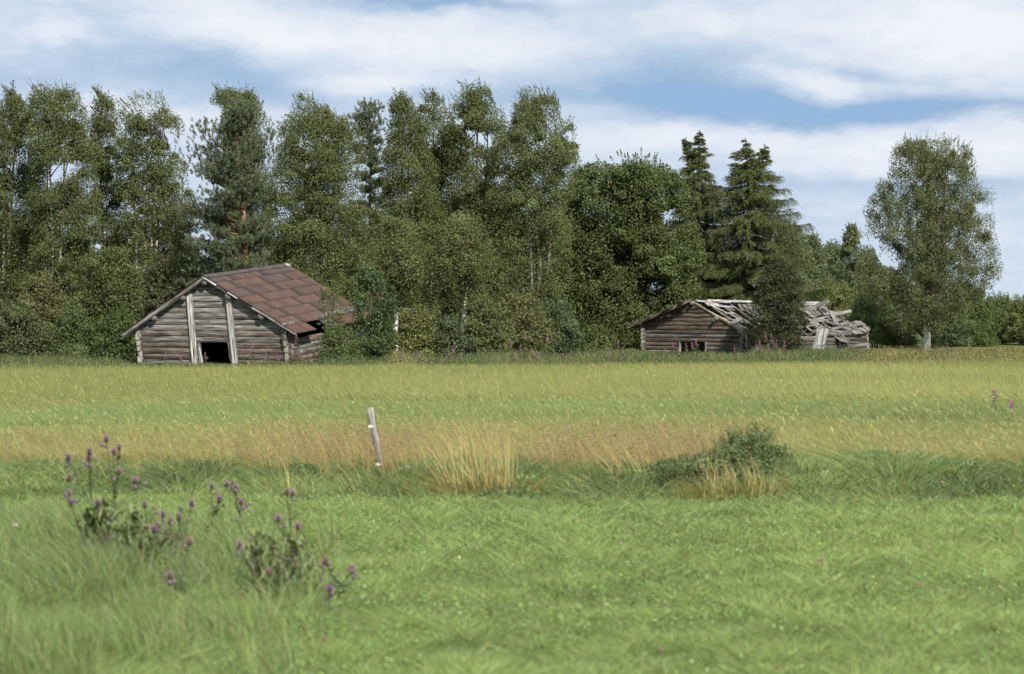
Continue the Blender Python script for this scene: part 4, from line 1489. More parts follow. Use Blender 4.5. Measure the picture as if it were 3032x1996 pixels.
def build_meadow():
    rng = np.random.default_rng(31)
    g = Geo()
    n = 960000
    u = rng.random(n)
    d0, d1 = 17.0, 37.9
    k = -0.7
    D = (d0 ** k + u * (d1 ** k - d0 ** k)) ** (1 / k)
    X = rng.uniform(-1, 1, n) * (D * 0.195 + 3.8)
    n1 = vnoise(X * 0.55 + 30, D * 0.35 + 3, 1, 3)
    n2 = vnoise(X * 3.2 + 50, D * 1.5 + 9, 2, 3)
    n3 = vnoise(X * 0.22 + 70, D * 0.16 + 12, 3, 2)
    xs_ = X / D * F + 1516
    left = np.clip((900 - xs_) / 700, 0, 1) * np.clip((40 - D) / 14, 0, 1)
    h = (0.13 + 0.15 * n2 + 0.05 * (n1 - 0.5)) * rng.uniform(0.6, 1.25, n) * (1 + 0.55 * left * n1)
    lean = -0.25 + 0.9 * (n2 - 0.5)
    tip = np.stack([X + h * (lean * 0.6 + rng.normal(0, 0.75, n)), D + h * rng.normal(0.0, 0.6, n), h], 1)
    base = np.stack([X, D, np.full(n, -0.02)], 1)
    t = np.clip((n2 - 0.36) * 2.2 + 0.5 * (n1 - 0.45) + rng.normal(0, 0.28, n), 0, 1)
    c = cols_from(rng, n, G_DEEP, G_BRIGHT, t, 0.2)
    yel = np.clip((n3 - 0.5) * 3, 0, 1) * (rng.random(n) < 0.5)
    c = c * (1 - 0.5 * yel[:, None]) + vary(rng, n, G_YELL, 0.15) * 0.5 * yel[:, None]
    dl = left * np.clip(n1 * 1.6 - 0.2, 0, 1)
    c = c * (1 - 0.75 * dl[:, None]) + vary(rng, n, G_DULL * 0.85, 0.2) * 0.75 * dl[:, None]
    dry = rng.random(n) < 0.012
    c[dry] = vary(rng, dry.sum(), (0.34, 0.27, 0.13), 0.2)
    bend = np.stack([h * 0.10 * rng.normal(0, 1, n), np.zeros(n), h * 0.20], 1)
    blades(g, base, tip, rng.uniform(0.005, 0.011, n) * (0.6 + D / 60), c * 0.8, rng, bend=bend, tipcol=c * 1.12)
    # clover and other small round leaves low in the sward
    m = 130000
    D2 = rng.uniform(d0, d1, m)
    X2 = rng.uniform(-1, 1, m) * (D2 * 0.195 + 3.8)
    q = vnoise(X2 * 0.8, D2 * 0.6, 8, 3)
    keep = (q > 0.44) & (rng.random(m) < 1.0)
    pts = np.stack([X2, D2, rng.uniform(0.05, 0.26, m)], 1)[keep]
    leaf_quads(g, pts, 0.036, rng, vary(rng, len(pts), (0.21, 0.29, 0.10), 0.24), aspect=0.6, flat=0.5)
    # taller dull weeds and grass at the lower left
    m = 26000
    D2 = rng.uniform(19, 33, m)
    xx = 1516 - 1516 * rng.random(m) ** 0.55 - 120
    X2 = (xx - 1516) / F * D2
    q = vnoise(X2 * 1.3 + 9, D2 * 0.5, 18, 3)
    keep = (q > 0.46) & (rng.random(m) < np.clip((1050 - xx) / 700, 0, 1))
    X2, D2, q = X2[keep], D2[keep], q[keep]
    m = len(X2)
    hh = rng.uniform(0.28, 0.62, m) * (0.5 + q)
    base = np.stack([X2, D2, np.zeros(m)], 1)
    tip = np.stack([X2 + hh * rng.normal(-0.25, 0.35, m), D2 + hh * rng.normal(0, 0.3, m), hh], 1)
    c = vary(rng, m, G_DULL, 0.25)
    s = rng.random(m) < 0.02
    c[s] = vary(rng, s.sum(), (0.33, 0.26, 0.13), 0.2)
    blades(g, base, tip, 0.009, c, rng, bend=np.stack([hh * 0.05, hh * 0, hh * 0.12], 1))
    # the rank dark patch the thistles grow in
    for xc, D0, sx_, sd_, m, h0 in ((370, 27.3, 0.42, 1.1, 5200, 0.62), (560, 26.6, 0.30, 0.9, 1500, 0.45), (840, 25.7, 0.22, 0.6, 1100, 0.42), (150, 27.5, 0.4, 1.2, 1800, 0.45)):
        X2 = px(xc, D0) + rng.normal(0, sx_, m)
        D2 = D0 + rng.normal(0, sd_, m)
        hh = h0 * rng.uniform(0.4, 1.15, m) * np.exp(-0.5 * ((X2 - px(xc, D0)) / (sx_ * 1.6)) ** 2)
        base = np.stack([X2, D2, np.zeros(m)], 1)
        tip = np.stack([X2 + hh * rng.normal(-0.2, 0.4, m), D2 + hh * rng.normal(0, 0.35, m), hh], 1)
        blades(g, base, tip, rng.uniform(0.006, 0.014, m), vary(rng, m, (0.110, 0.150, 0.056), 0.3), rng, bend=np.stack([hh * 0.05, hh * 0, hh * 0.15], 1), tipcol=vary(rng, m, (0.165, 0.205, 0.085), 0.3))
    return tag(g.build("meadow_grass", M_GRASS), "short bright green meadow grass filling the foreground", "grass", kind='stuff')


def build_barley():
    rng = np.random.default_rng(41)
    g = Geo()
    n = 640000
    u = rng.random(n)
    k = -1.15
    d0, d1 = 42.5, 120.0
    D = (d0 ** k + u * (d1 ** k - d0 ** k)) ** (1 / k)
    X = rng.uniform(-1, 1, n) * (D * 0.195 + 5.0)
    ok = D < field_edge(X, D)
    D, X = D[ok], X[ok]
    n = len(D)
    lf = vnoise(X * 0.10 + 40, D * 0.085 + 7, 4, 3)
    mf = vnoise(X * 0.5 + 20, D * 0.28 + 3, 5, 3)
    wob = (vnoise(X * 0.07 + 3, D * 0.02, 14, 2) - 0.5) * 10 + (vnoise(X * 0.4 + 8, D * 0.1, 15, 2) - 0.5) * 3.5
    Dw = D + wob
    # lower, greener strips where the crop is thin (old drill lines across the slope)
    strip = np.exp(-((Dw - 63.5) / 1.6) ** 2) * np.clip(mf * 2.6 - 0.8, 0.1, 1) + 0.7 * np.exp(-((Dw - 53.0) / 1.2) ** 2) * np.clip(mf * 2.0 - 0.5, 0.1, 1)
    H0 = 0.60 * (1 - 0.34 * strip) * (0.90 + 0.20 * mf) * (0.93 + 0.14 * lf)
    h = H0 * rng.uniform(0.88, 1.04, n)
    green = np.clip(np.exp(-((Dw - 58.0) / 5.5) ** 2) * 1.15, 0, 1)
    gold = np.clip((50.5 - Dw) / 6.0, 0, 1)
    A_ = np.array([0.222, 0.230, 0.080])     # olive yellow far crop
    Bg = np.array([0.175, 0.215, 0.078])     # greener band
    Go = np.array([0.268, 0.240, 0.093])     # ripe band
    base_c = A_[None] * np.ones((n, 1))
    base_c = base_c * (1 - green[:, None]) + Bg * green[:, None]
    gm = gold * np.clip(0.45 + 1.1 * (mf - 0.35), 0.15, 1)
    base_c = base_c * (1 - gm[:, None]) + Go * gm[:, None]
    base_c = base_c * (0.76 + 0.48 * lf[:, None])
    c = base_c * np.exp(rng.normal(0, 0.2, (n, 1))) * np.exp(rng.normal(0, 0.05, (n, 3)))
    gi = rng.random(n) < 0.16
    c[gi] = c[gi] * 0.4 + vary(rng, gi.sum(), (0.09, 0.145, 0.04), 0.2) * 0.6
    ln = -0.42 + rng.normal(0, 0.25, n) + 0.9 * (mf - 0.5)
    tip = np.stack([X + h * ln, D + h * rng.normal(0, 0.22, n), h], 1)
    base = np.stack([X, D, np.full(n, -0.02)], 1)
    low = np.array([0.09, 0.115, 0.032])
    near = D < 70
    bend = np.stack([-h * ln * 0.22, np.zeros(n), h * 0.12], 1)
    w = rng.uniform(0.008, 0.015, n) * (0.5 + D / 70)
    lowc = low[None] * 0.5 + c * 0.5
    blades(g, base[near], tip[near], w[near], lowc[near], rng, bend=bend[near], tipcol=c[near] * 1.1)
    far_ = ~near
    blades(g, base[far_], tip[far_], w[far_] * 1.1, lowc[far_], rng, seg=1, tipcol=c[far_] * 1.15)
    # pale nodding ears
    m = 12000
    u = rng.random(m)
    kk = -1.9
    D2 = (d0 ** kk + u * (100.0 ** kk - d0 ** kk)) ** (1 / kk)
    X2 = rng.uniform(-1, 1, m) * (D2 * 0.205 + 2)
    mf2 = vnoise(X2 * 0.5 + 20, D2 * 0.28 + 3, 5, 3)
    z = 0.60 * (0.88 + 0.2 * mf2) * rng.uniform(0.86, 1.06, m)
    a = rng.normal(2.35, 0.55, m)
    d = np.stack([np.cos(a), rng.normal(0, 0.3, m), np.sin(a)], 1)
    L = rng.uniform(0.07, 0.14, m)[:, None]
    b = np.stack([X2 - z * 0.35, D2, z - 0.03], 1)
    s = unit(np.cross(d, np.array([0, 1.0, 0]))) * 0.008
    v = np.stack([b - s * 0.4, b + d * L * 0.45 - s, b + d * L, b + d * L * 0.45 + s], 1).reshape(-1, 3)
    ce = vary(rng, m, (0.29, 0.295, 0.125), 0.22)
    g.add(v, np.arange(4 * m).reshape(m, 4), None, np.repeat(ce, 4, axis=0))
    return tag(g.build("barley_crop", M_STRAW), "ripening barley crop leaning in the wind across the whole field", "barley field", kind='stuff')


def verge_top(x):
    """height of the rank growth along the ditch"""
    return 0.20 + 0.62 * vnoise(x * 1.3 + 11, x * 0 + 2.5, 21, 3) ** 1.4


def build_verge():
    rng = np.random.default_rng(51)
    g = Geo()
    n = 125000
    D = np.where(rng.random(n) < 0.8, rng.normal(40.0, 1.5, n), rng.uniform(37, 43.4, n)).clip(36.9, 43.4)
    X = rng.uniform(-12.5, 12.5, n)
    nn = vnoise(X * 1.2 + 5, D * 0.9, 22, 3)
    h = (verge_top(X) + 0.10 * nn) * rng.uniform(0.5, 1.15, n) * np.clip(1.15 - np.abs(D - 40.5) / 4.2, 0.42, 1)
    base = np.stack([X, D, np.full(n, -0.02)], 1)
    tip = np.stack([X + h * rng.normal(-0.22, 0.75, n), D + h * rng.normal(0, 0.5, n), h], 1)
    t = np.clip(nn * 1.8 - 0.5 + rng.normal(0, 0.2, n), 0, 1)
    c = cols_from(rng, n, np.array([0.095, 0.135, 0.050]), np.array([0.235, 0.295, 0.110]), t, 0.22)
    s = rng.random(n) < 0.05
    c[s] = vary(rng, s.sum(), (0.30, 0.24, 0.09), 0.2)
    bend = np.stack([h * 0.05 * rng.normal(0, 1, n), h * 0, h * 0.2], 1)
    blades(g, base, tip, rng.uniform(0.007, 0.014, n), c * 0.85, rng, bend=bend, tipcol=c * 1.15)
    # leafy herbs in clumps
    m = 900
    cx = rng.uniform(-12.5, 12.5, m)
    cd = rng.normal(40.2, 1.3, m).clip(37.6, 43.2)
    q = vnoise(cx * 0.9 + 40, cd * 0.7, 25, 3)
    w = np.clip((q - 0.40) * 4, 0.02, 1)
    idx = rng.choice(m, 110000, p=w / w.sum())
    rad = 0.16
    pts = np.stack([cx[idx] + rng.normal(0, rad, len(idx)), cd[idx] + rng.normal(0, rad, len(idx)), np.abs(rng.normal(0, 1, len(idx))) * 0], 1)
    top = verge_top(cx[idx]) * 1.0
    pts[:, 2] = top * (1 - 0.75 * rng.random(len(idx)) ** 1.6) * np.clip(1.12 - np.abs(cd[idx] - 40.7) / 4.0, 0.4, 1)
    cc = vary(rng, m, (0.120, 0.165, 0.066), 0.38, 0.1)[idx]
    leaf_quads(g, pts, 0.045, rng, cc * np.exp(rng.normal(0, 0.2, (len(idx), 1))), flat=0.6, aspect=0.6)
    return tag(g.build("verge_weeds", M_GRASS), "rank green weeds along the ditch between meadow and crop", "weeds", kind='stuff')


def build_bents():
    """thin reddish flowering grasses along the ditch"""
    rng = np.random.default_rng(61)
    g = Geo()
    spots = [(60, 200, 0.55), (700, 120, 0.35), (900, 120, 0.7), (1010, 90, 0.9), (1200, 80, 0.8), (1480, 120, 0.5), (1740, 80, 1.0), (1930, 130, 1.0), (2080, 90, 1.1), (2240, 60, 1.0), (2600, 300, 0.2), (380, 200, 0.35)]
    for xc, sp, amt in spots:
        n = int(210 * amt)
        D = rng.uniform(39.8, 43.0, n)
        x = rng.normal(xc, sp, n)
        X = (x - 1516) / F * D
        h = rng.uniform(0.68, 1.14, n)
        base = np.stack([X + 0.12, D, np.zeros(n)], 1)
        tip = np.stack([X - rng.uniform(0.05, 0.35, n), D + rng.normal(0, 0.1, n), h], 1)
        c = vary(rng, n, (0.36, 0.28, 0.13), 0.2)
        blades(g, base, tip, 0.005, c, rng, bend=np.stack([h * 0.06, h * 0, h * 0.1], 1))
        k = 26
        i = np.repeat(np.arange(n), k)
        s = rng.random(len(i)) ** 0.8
        p = tip[i] + (base[i] - tip[i]) * (s * 0.26)[:, None] + rng.normal(0, 1, (len(i), 3)) * (0.012 + 0.05 * s * (1 - s) * 2)[:, None]
        leaf_quads(g, p, 0.026, rng, vary(rng, len(i), (0.27, 0.185, 0.11), 0.25), aspect=0.3, axis=(-0.6, 0, 0.7), axis_w=0.5)
    return tag(g.build("bent_grass", M_STRAW), "reddish haze of flowering bent grass above the ditch weeds", "grass", kind='stuff')


def weed_limit(xs_, D):
    """how tall the weeds get: lower in front of the barns, taller between them"""
    y = np.interp(xs_, [-200, 330, 400, 930, 1000, 1150, 1880, 1930, 2210, 2260, 2540, 2600, 3300], [1045, 1050, 1074, 1072, 1055, 1035, 1030, 1048, 1046, 1030, 1032, 1040, 1030])
    return np.clip(H - (y - HZ) * D / F, 0.12, 1.1)


def build_undergrowth():
    rng = np.random.default_rng(71)
    g = Geo()
    n = 150000
    X = rng.uniform(-36, 42, n)
    D = field_edge(X, 0) + 0.5 + rng.random(n) ** 1.2 * 55
    D = np.minimum(D, 172)
    xs_ = X / D * F + 1516
    nn = vnoise(X * 0.35 + 9, D * 0.25, 33, 3)
    # the barns were cleared round: keep their fronts and insides low
    front = np.exp(-((xs_ - 640) / 300) ** 2) * (D < 121)
    c20, s20 = math.cos(R(20)), math.sin(R(20))
    bx_, by_ = px(638, 122.0), 122.0
    lx = c20 * (X - bx_) - s20 * (D - by_)
    ly = s20 * (X - bx_) + c20 * (D - by_)
    inside1 = (np.abs(lx) < 3.9) & (ly > -0.1) & (ly < 8.4)
    c38, s38 = math.cos(R(38)), math.sin(R(38))
    lx = c38 * (X - 9.58) - s38 * (D - 150)
    ly = s38 * (X - 9.58) + c38 * (D - 150)
    inside2 = (np.abs(lx) < 3.6) & (ly > -0.1) & (ly < 12.6)
    front2 = (np.abs(lx) < 4.2) & (ly > -22) & (ly < 0)
    h = (0.22 + 0.75 * nn ** 1.3) * rng.uniform(0.5, 1.1, n)
    h = h * (1 - 0.62 * front)
    line = H - (H - 0.6) * D / field_edge(X, 0)            # sight line over the crop
    pch = vnoise(X * 1.1 + 31, D * 0.03 + 2, 37, 3)
    h = np.minimum(h * 1.2, weed_limit(xs_, D) * (0.05 + 1.75 * pch ** 1.2) * np.exp(rng.normal(-0.12, 0.28, n)))
    keep = ~(inside1 | inside2)
    straw = (xs_ > 2560) & (rng.random(n) < 0.62) | (np.abs(xs_ - 1205) < 45) & (rng.random(n) < 0.7) | (rng.random(n) < 0.10)
    c = cols_from(rng, n, np.array([0.062, 0.080, 0.030]), np.array([0.135, 0.155, 0.058]), np.clip(nn * 1.5 - 0.3 + rng.normal(0, 0.25, n), 0, 1), 0.22)
    c[straw] = vary(rng, straw.sum(), (0.26, 0.20, 0.085), 0.25, 0.1)
    base = np.stack([X, D, np.full(n, -0.05)], 1)
    tip = np.stack([X + h * rng.normal(-0.25, 0.35, n), D + h * rng.normal(0, 0.3, n), h], 1)
    blades(g, base[keep], tip[keep], rng.uniform(0.02, 0.045, n)[keep], c[keep] * 0.85, rng, seg=1, tipcol=c[keep] * 1.15)
    # leafy herbs: willowherb leaves, nettles
    m = 130000
    X = rng.uniform(-36, 42, m)
    D = field_edge(X, 0) + 0.8 + rng.random(m) ** 1.3 * 45
    nn = vnoise(X * 0.45 + 19, D * 0.3 + 4, 34, 3)
    xs_ = X / D * F + 1516
    front = np.exp(-((xs_ - 640) / 300) ** 2) * (D < 121)
    lx = c20 * (X - bx_) - s20 * (D - by_)
    ly = s20 * (X - bx_) + c20 * (D - by_)
    ins = (np.abs(lx) < 3.9) & (ly > -0.1) & (ly < 8.4)
    lx = c38 * (X - 9.58) - s38 * (D - 150)
    ly = s38 * (X - 9.58) + c38 * (D - 150)
    ins |= (np.abs(lx) < 3.6) & (ly > -0.1) & (ly < 12.6)
    front2 = (np.abs(lx) < 4.2) & (ly > -22) & (ly < 0)
    z = rng.random(m) ** 0.7 * (0.25 + 0.75 * nn) * (1 - 0.65 * front)
    pch = vnoise(X * 1.1 + 31, D * 0.03 + 2, 37, 3)
    z = np.minimum(z * 1.2, weed_limit(xs_, D) * (0.05 + 1.75 * pch ** 1.2) * rng.uniform(0.5, 1.05, m))
    keep = (nn > 0.40) & ~ins
    pts = np.stack([X, D, z], 1)[keep]
    leaf_quads(g, pts, 0.085, rng, vary(rng, len(pts), (0.080, 0.104, 0.038), 0.36, 0.12), aspect=0.45, flat=0.5)
    return tag(g.build("undergrowth", M_GRASS), "uneven weeds and dry grass along the far edge of the crop", "undergrowth", kind='stuff')


build_meadow()
build_barley()
build_verge()
build_bents()
build_undergrowth()

# ------------------------------------------------------------------ single plants and small things
ORD = ["first", "second", "third", "fourth", "fifth", "sixth", "seventh", "eighth", "ninth", "tenth", "eleventh", "twelfth", "thirteenth", "fourteenth",
       "fifteenth", "sixteenth", "seventeenth", "eighteenth", "nineteenth", "twentieth"]


def build_post():
    rng = np.random.default_rng(3)
    D = 40.2
    base = np.array([px(1146, D), D, 0.0])
    t = thing("fence_post", base, "weathered grey fence post leaning left at the ditch, with white insulators", "fence post")
    top = P(1098, 1207, D) - base
    g = Geo()
    s = np.linspace(0, 1, 14)
    path = np.array([0.02, 0, -0.2]) + (top - np.array([0.02, 0, -0.2])) * s[:, None]
    path[:, 0] += 0.012 * np.sin(s * 5)
    rad = 0.048 + rng.normal(0, 0.0025, 14) + 0.008 * (s > 0.9)
    n = 11
    _gid[0] += 1
    tube(g, path, rad, n, col=np.array([0.30, 0.285, 0.26]), grain_id=_gid[0])
    v = g.v[0]
    th = np.arctan2(v[:, 1], v[:, 0])
    v[:, 0] += 0.006 * np.sin(9 * v[:, 1] * 40 + v[:, 2] * 3)
    g.build("post", M_BOARD, t)
    for (x, y, col) in ((1098, 1264, (0.8, 0.74, 0.72)), (1119, 1377, (0.8, 0.78, 0.76))):
        c = P(x, y, D - 0.05) - base
        gi = Geo()
        tube(gi, [c + [0.05, 0.02, 0], c + [0.015, 0, 0], c + [0.01, 0, 0], c + [-0.03, -0.005, 0.0], c + [-0.04, -0.005, 0]], [0.008, 0.012, 0.028, 0.024, 0.010], 9, col=col)
        gi.build("insulator", M_PETAL, t, smooth=True)
    gi = Geo()
    c = P(1112, 1364, D - 0.05) - base
    tube(gi, [c + [0.04, 0, 0.0], c, c + [-0.02, 0, 0.01]], [0.008, 0.014, 0.010], 7, col=(0.02, 0.02, 0.02))
    gi.build("wire_clip", M_PETAL, t, smooth=True)


build_post()


def tuft(name, label, cat, bx, by_D, nblade, stems, seed, blade_h=(0.25, 0.55), bcol=(0.19, 0.165, 0.045), scol=(0.50, 0.42, 0.19), fan=0.5, width=0.22, panicle=14, pcol=(0.30, 0.18, 0.10)):
    """stems: (x base, x tip, y tip, bow) ranges in photo pixels"""
    rng = np.random.default_rng(seed)
    D = by_D
    base = np.array([px(bx, D), D, 0.0])
    t = thing(name, base, label, cat, "tall dry grass tufts on the ditch")
    g = Geo()
    n = nblade
    if n:
        h = rng.uniform(*blade_h, n)
        b = np.stack([rng.normal(0, width, n), rng.normal(0, 0.12, n), np.zeros(n)], 1)
        tip = b + np.stack([h * (rng.normal(-0.1, fan, n) + b[:, 0] * 0.8), h * rng.normal(0, 0.3, n), h], 1)
        blades(g, b, tip, 0.008, vary(rng, n, np.array(bcol) * 0.85, 0.25), rng, bend=np.stack([h * 0.04, h * 0, h * 0.12], 1), tipcol=vary(rng, n, bcol, 0.25))
        g.build("leaf_blades", M_STRAW, t)['kind'] = 'stuff'
    g = Geo()
    gp = Geo()
    for (n, xb0, xb1, xt0, xt1, yt0, yt1, bow) in stems:
        u = rng.random(n)
        xb = xb0 + (xb1 - xb0) * u
        xt = xt0 + (xt1 - xt0) * np.clip(u + rng.normal(0, 0.2, n), -0.2, 1.2)
        yt = rng.uniform(yt0, yt1, n)
        dd = rng.normal(0, 0.12, n)
        b = np.stack([(xb - 1516) / F * D - base[0], dd, np.full(n, 0.0)], 1)
        tp = np.stack([(xt - 1516) / F * D - base[0], dd + rng.normal(0, 0.1, n), H - (yt - HZ) / F * D], 1)
        ln = np.linalg.norm(tp - b, axis=1)
        blades(g, b, tp, rng.uniform(0.005, 0.011, n), vary(rng, n, np.array(scol) * 0.8, 0.2), rng, bend=np.stack([ln * (bow + rng.normal(0, 0.025, n)), ln * 0, ln * 0.06], 1), tipcol=vary(rng, n, scol, 0.2))
        if panicle:
            i = np.repeat(np.arange(n), panicle)
            s = rng.random(len(i))
            p = tp[i] + (b[i] - tp[i]) * (s * 0.20 - 0.03)[:, None] + rng.normal(0, 0.022, (len(i), 3))
            leaf_quads(gp, p, 0.022, rng, vary(rng, len(i), pcol, 0.25), aspect=0.3, axis=(-0.4, 0, 0.9), axis_w=0.5)
    g.build("flower_stems", M_STRAW, t)['kind'] = 'stuff'
    if panicle:
        gp.build("seed_heads", M_STRAW, t)['kind'] = 'stuff'
    return t


tuft("grass_tuft", "tall golden grass tuft right of the fence post, its straight stems fanning left", "grass tuft", 1410, 38.5, 900,
     [(130, 1350, 1510, 1265, 1470, 1205, 1400, 0.03), (40, 1440, 1520, 1440, 1512, 1240, 1320, 0.02)], 801, width=0.30)
tuft("grass_tuft", "sheaf of pale straw stems leaning steeply left beside the dark vetch mound", "grass tuft", 1915, 39.9, 160,
     [(70, 1860, 1955, 1740, 1900, 1265, 1360, 0.02)], 802, width=0.2, bcol=(0.13, 0.15, 0.045), panicle=22)
tuft("grass_tuft", "olive tuft with kinked golden stems in front of the vetch mound", "grass tuft", 2165, 38.2, 750,
     [(40, 2100, 2270, 2080, 2225, 1320, 1420, 0.05), (26, 2080, 2150, 2060, 2180, 1370, 1430, -0.03), (3, 2090, 2125, 2108, 2150, 1225, 1260, 0.0), (24, 2180, 2310, 2190, 2330, 1350, 1440, -0.04)], 803,
     bcol=(0.17, 0.165, 0.045), width=0.34, panicle=6, blade_h=(0.25, 0.5))
tuft("grass_tuft", "wispy orange-brown stems growing around the foot of the fence post", "grass tuft", 1120, 39.8, 120,
     [(26, 1085, 1170, 1070, 1165, 1265, 1400, 0.02)], 804, bcol=(0.14, 0.15, 0.05), scol=(0.40, 0.26, 0.11), width=0.2, panicle=16)
tuft("grass_tuft", "few bent straw stems leaning left between the thistles and the fence post", "grass tuft", 1050, 38.6, 60,
     [(9, 1045, 1085, 925, 1010, 1345, 1420, 0.05), (5, 850, 870, 815, 850, 1340, 1400, 0.02), (4, 790, 815, 770, 795, 1400, 1450, 0.02)], 805, bcol=(0.12, 0.14, 0.05), width=0.25, panicle=10)
tuft("grass_tuft", "thin lone straw stems standing at the left edge of the ditch", "grass tuft", 350, 39.5, 60,
     [(10, 300, 520, 280, 500, 1265, 1400, 0.02)], 806, bcol=(0.11, 0.14, 0.05), width=0.4, panicle=18)

broadleaf("vetch_mound", "dark green mound of climbing vetch on the ditch, tallest weed right of centre", "vetch", 2150, 39.7,
          [(1296, 2190, 2245), (1315, 2150, 2290), (1340, 2110, 2325), (1362, 1985, 2345), (1385, 1940, 2365), (1420, 1910, 2390), (1470, 1900, 2400)], 811, color=np.array([0.125, 0.165, 0.068]), mat=M_GRASS, wl=0.3,
          stems=[(-0.5, 0.8), (0.2, 0.9)], r0=0.008, leaf=0.036, dens=5600, clump=0.11, droop=0, wisps=90, gaps=0.10, bark='bark', nbranch=20, wind=-0.1)


# purple-headed thistles
def thistle(label, bx, D, heads, seed, lush=1.0, side=0.0):
    rng = np.random.default_rng(seed)
    base = np.array([px(bx, D), D, 0.0])
    t = thing("thistle", base, label, "thistle", "purple thistles in the meadow")
    g = Geo()
    pts = [P(x, y, D) - base for x, y, v in heads]
    for p in pts:
        p[1] += rng.normal(0, 0.15)
    cen = np.mean(pts, 0)
    fork = np.array([cen[0] * 0.55, 0, cen[2] * 0.62])
    green = np.array([0.065, 0.085, 0.040])
    tube(g, [(0, 0, -0.05), fork * 0.5 + [0.02, 0, 0], fork], [0.012, 0.010, 0.008], 6, col=green)
    for p in pts:
        tube(g, [fork, fork * 0.45 + p * 0.55 + [0, 0, -0.02], p], [0.007, 0.005, 0.004], 5, col=green * np.array([1.2, 1.0, 1.0]), cap=False)
    # lobed spiny leaves along the stems
    k = int(34 * lush)
    s = rng.random(k) ** 1.1
    b = np.array([0, 0, 0.02]) + (fork - [0, 0, 0.02]) * s[:, None]
    for i, p in enumerate(pts):
        m = 4
        u = rng.random(m)[:, None]
        b = np.concatenate([b, fork + (p - fork) * u * 0.8])
    n = len(b)
    ph = rng.uniform(0, 2 * np.pi, n)
    L = rng.uniform(0.10, 0.24, n)[:, None] * np.where(np.arange(n) < k, 1.0, 0.5)[:, None]
    d = np.stack([np.cos(ph), np.sin(ph), rng.uniform(0.1, 0.9, n)], 1)
    d = unit(d)
    sv = unit(np.cross(d, np.array([0, 0, 1.0])))
    for q in range(5):
        f = q / 4.0
        c = b + d * L * (0.15 + 0.75 * f) + np.array([0, 0, -0.25]) * L * f ** 2
        for sg in (-1, 1):
            v = np.stack([c - d * L * 0.07, c + sv * sg * L * (0.26 - 0.16 * f) + d * L * 0.06, c + d * L * 0.14, c + np.array([0, 0, 0.002])], 1).reshape(-1, 3)
            g.add(v, np.arange(4 * n).reshape(n, 4), None, np.repeat(vary(rng, n, (0.115, 0.145, 0.068), 0.22), 4, axis=0))
    g.build("stem", M_GRASS, t)
    for (x, y, vivid), p in zip(heads, pts):
        h = Geo()
        r = rng.uniform(0.021, 0.027)
        tube(h, [p + [0, 0, -r * 0.8], p + [0, 0, -r * 0.2], p + [0, 0, r * 0.6], p + [0, 0, r * 1.2]], [r * 0.35, r * 0.95, r * 0.85, r * 0.55], 8, col=(0.10, 0.075, 0.07) if not vivid else (0.09, 0.075, 0.07))
        m = 150
        a = rng.uniform(0, 2 * np.pi, m)
        el = rng.uniform(-0.1, 1.5, m)
        dd = np.stack([np.cos(a) * np.cos(el), np.sin(a) * np.cos(el), np.sin(el)], 1)
        bb = p + [0, 0, r * 0.9] + dd * r * 0.4
        tt = bb + dd * rng.uniform(0.026, 0.042, (m, 1))
        pc = (0.34, 0.14, 0.36) if vivid > 1 else (0.36, 0.23, 0.32) if vivid else (0.33, 0.24, 0.25)
        blades(h, bb, tt, 0.006, vary(rng, m, pc, 0.2), rng, seg=1)
        h.build("flower_head", M_PETAL, t)
        # small side buds beside the open head
        if rng.random() < 0.55:
            hb = Geo()
            for _ in range(rng.integers(1, 4)):
                o = p + np.array([rng.normal(0, 0.045), rng.normal(0, 0.03), rng.uniform(-0.07, 0.0)])
                tube(hb, [o + [0, 0, -0.012], o, o + [0, 0, 0.020]], [0.009, 0.020, 0.013], 6, col=np.array(pc) * 0.7 + 0.03)
                tube(hb, [o + [0, 0, -0.012], (o + p) / 2 + [0, 0, -0.04], p + [0, 0, -0.07]], [0.003] * 3, 4, col=green, cap=False)
            hb.build("bud", M_PETAL, t)
    return t


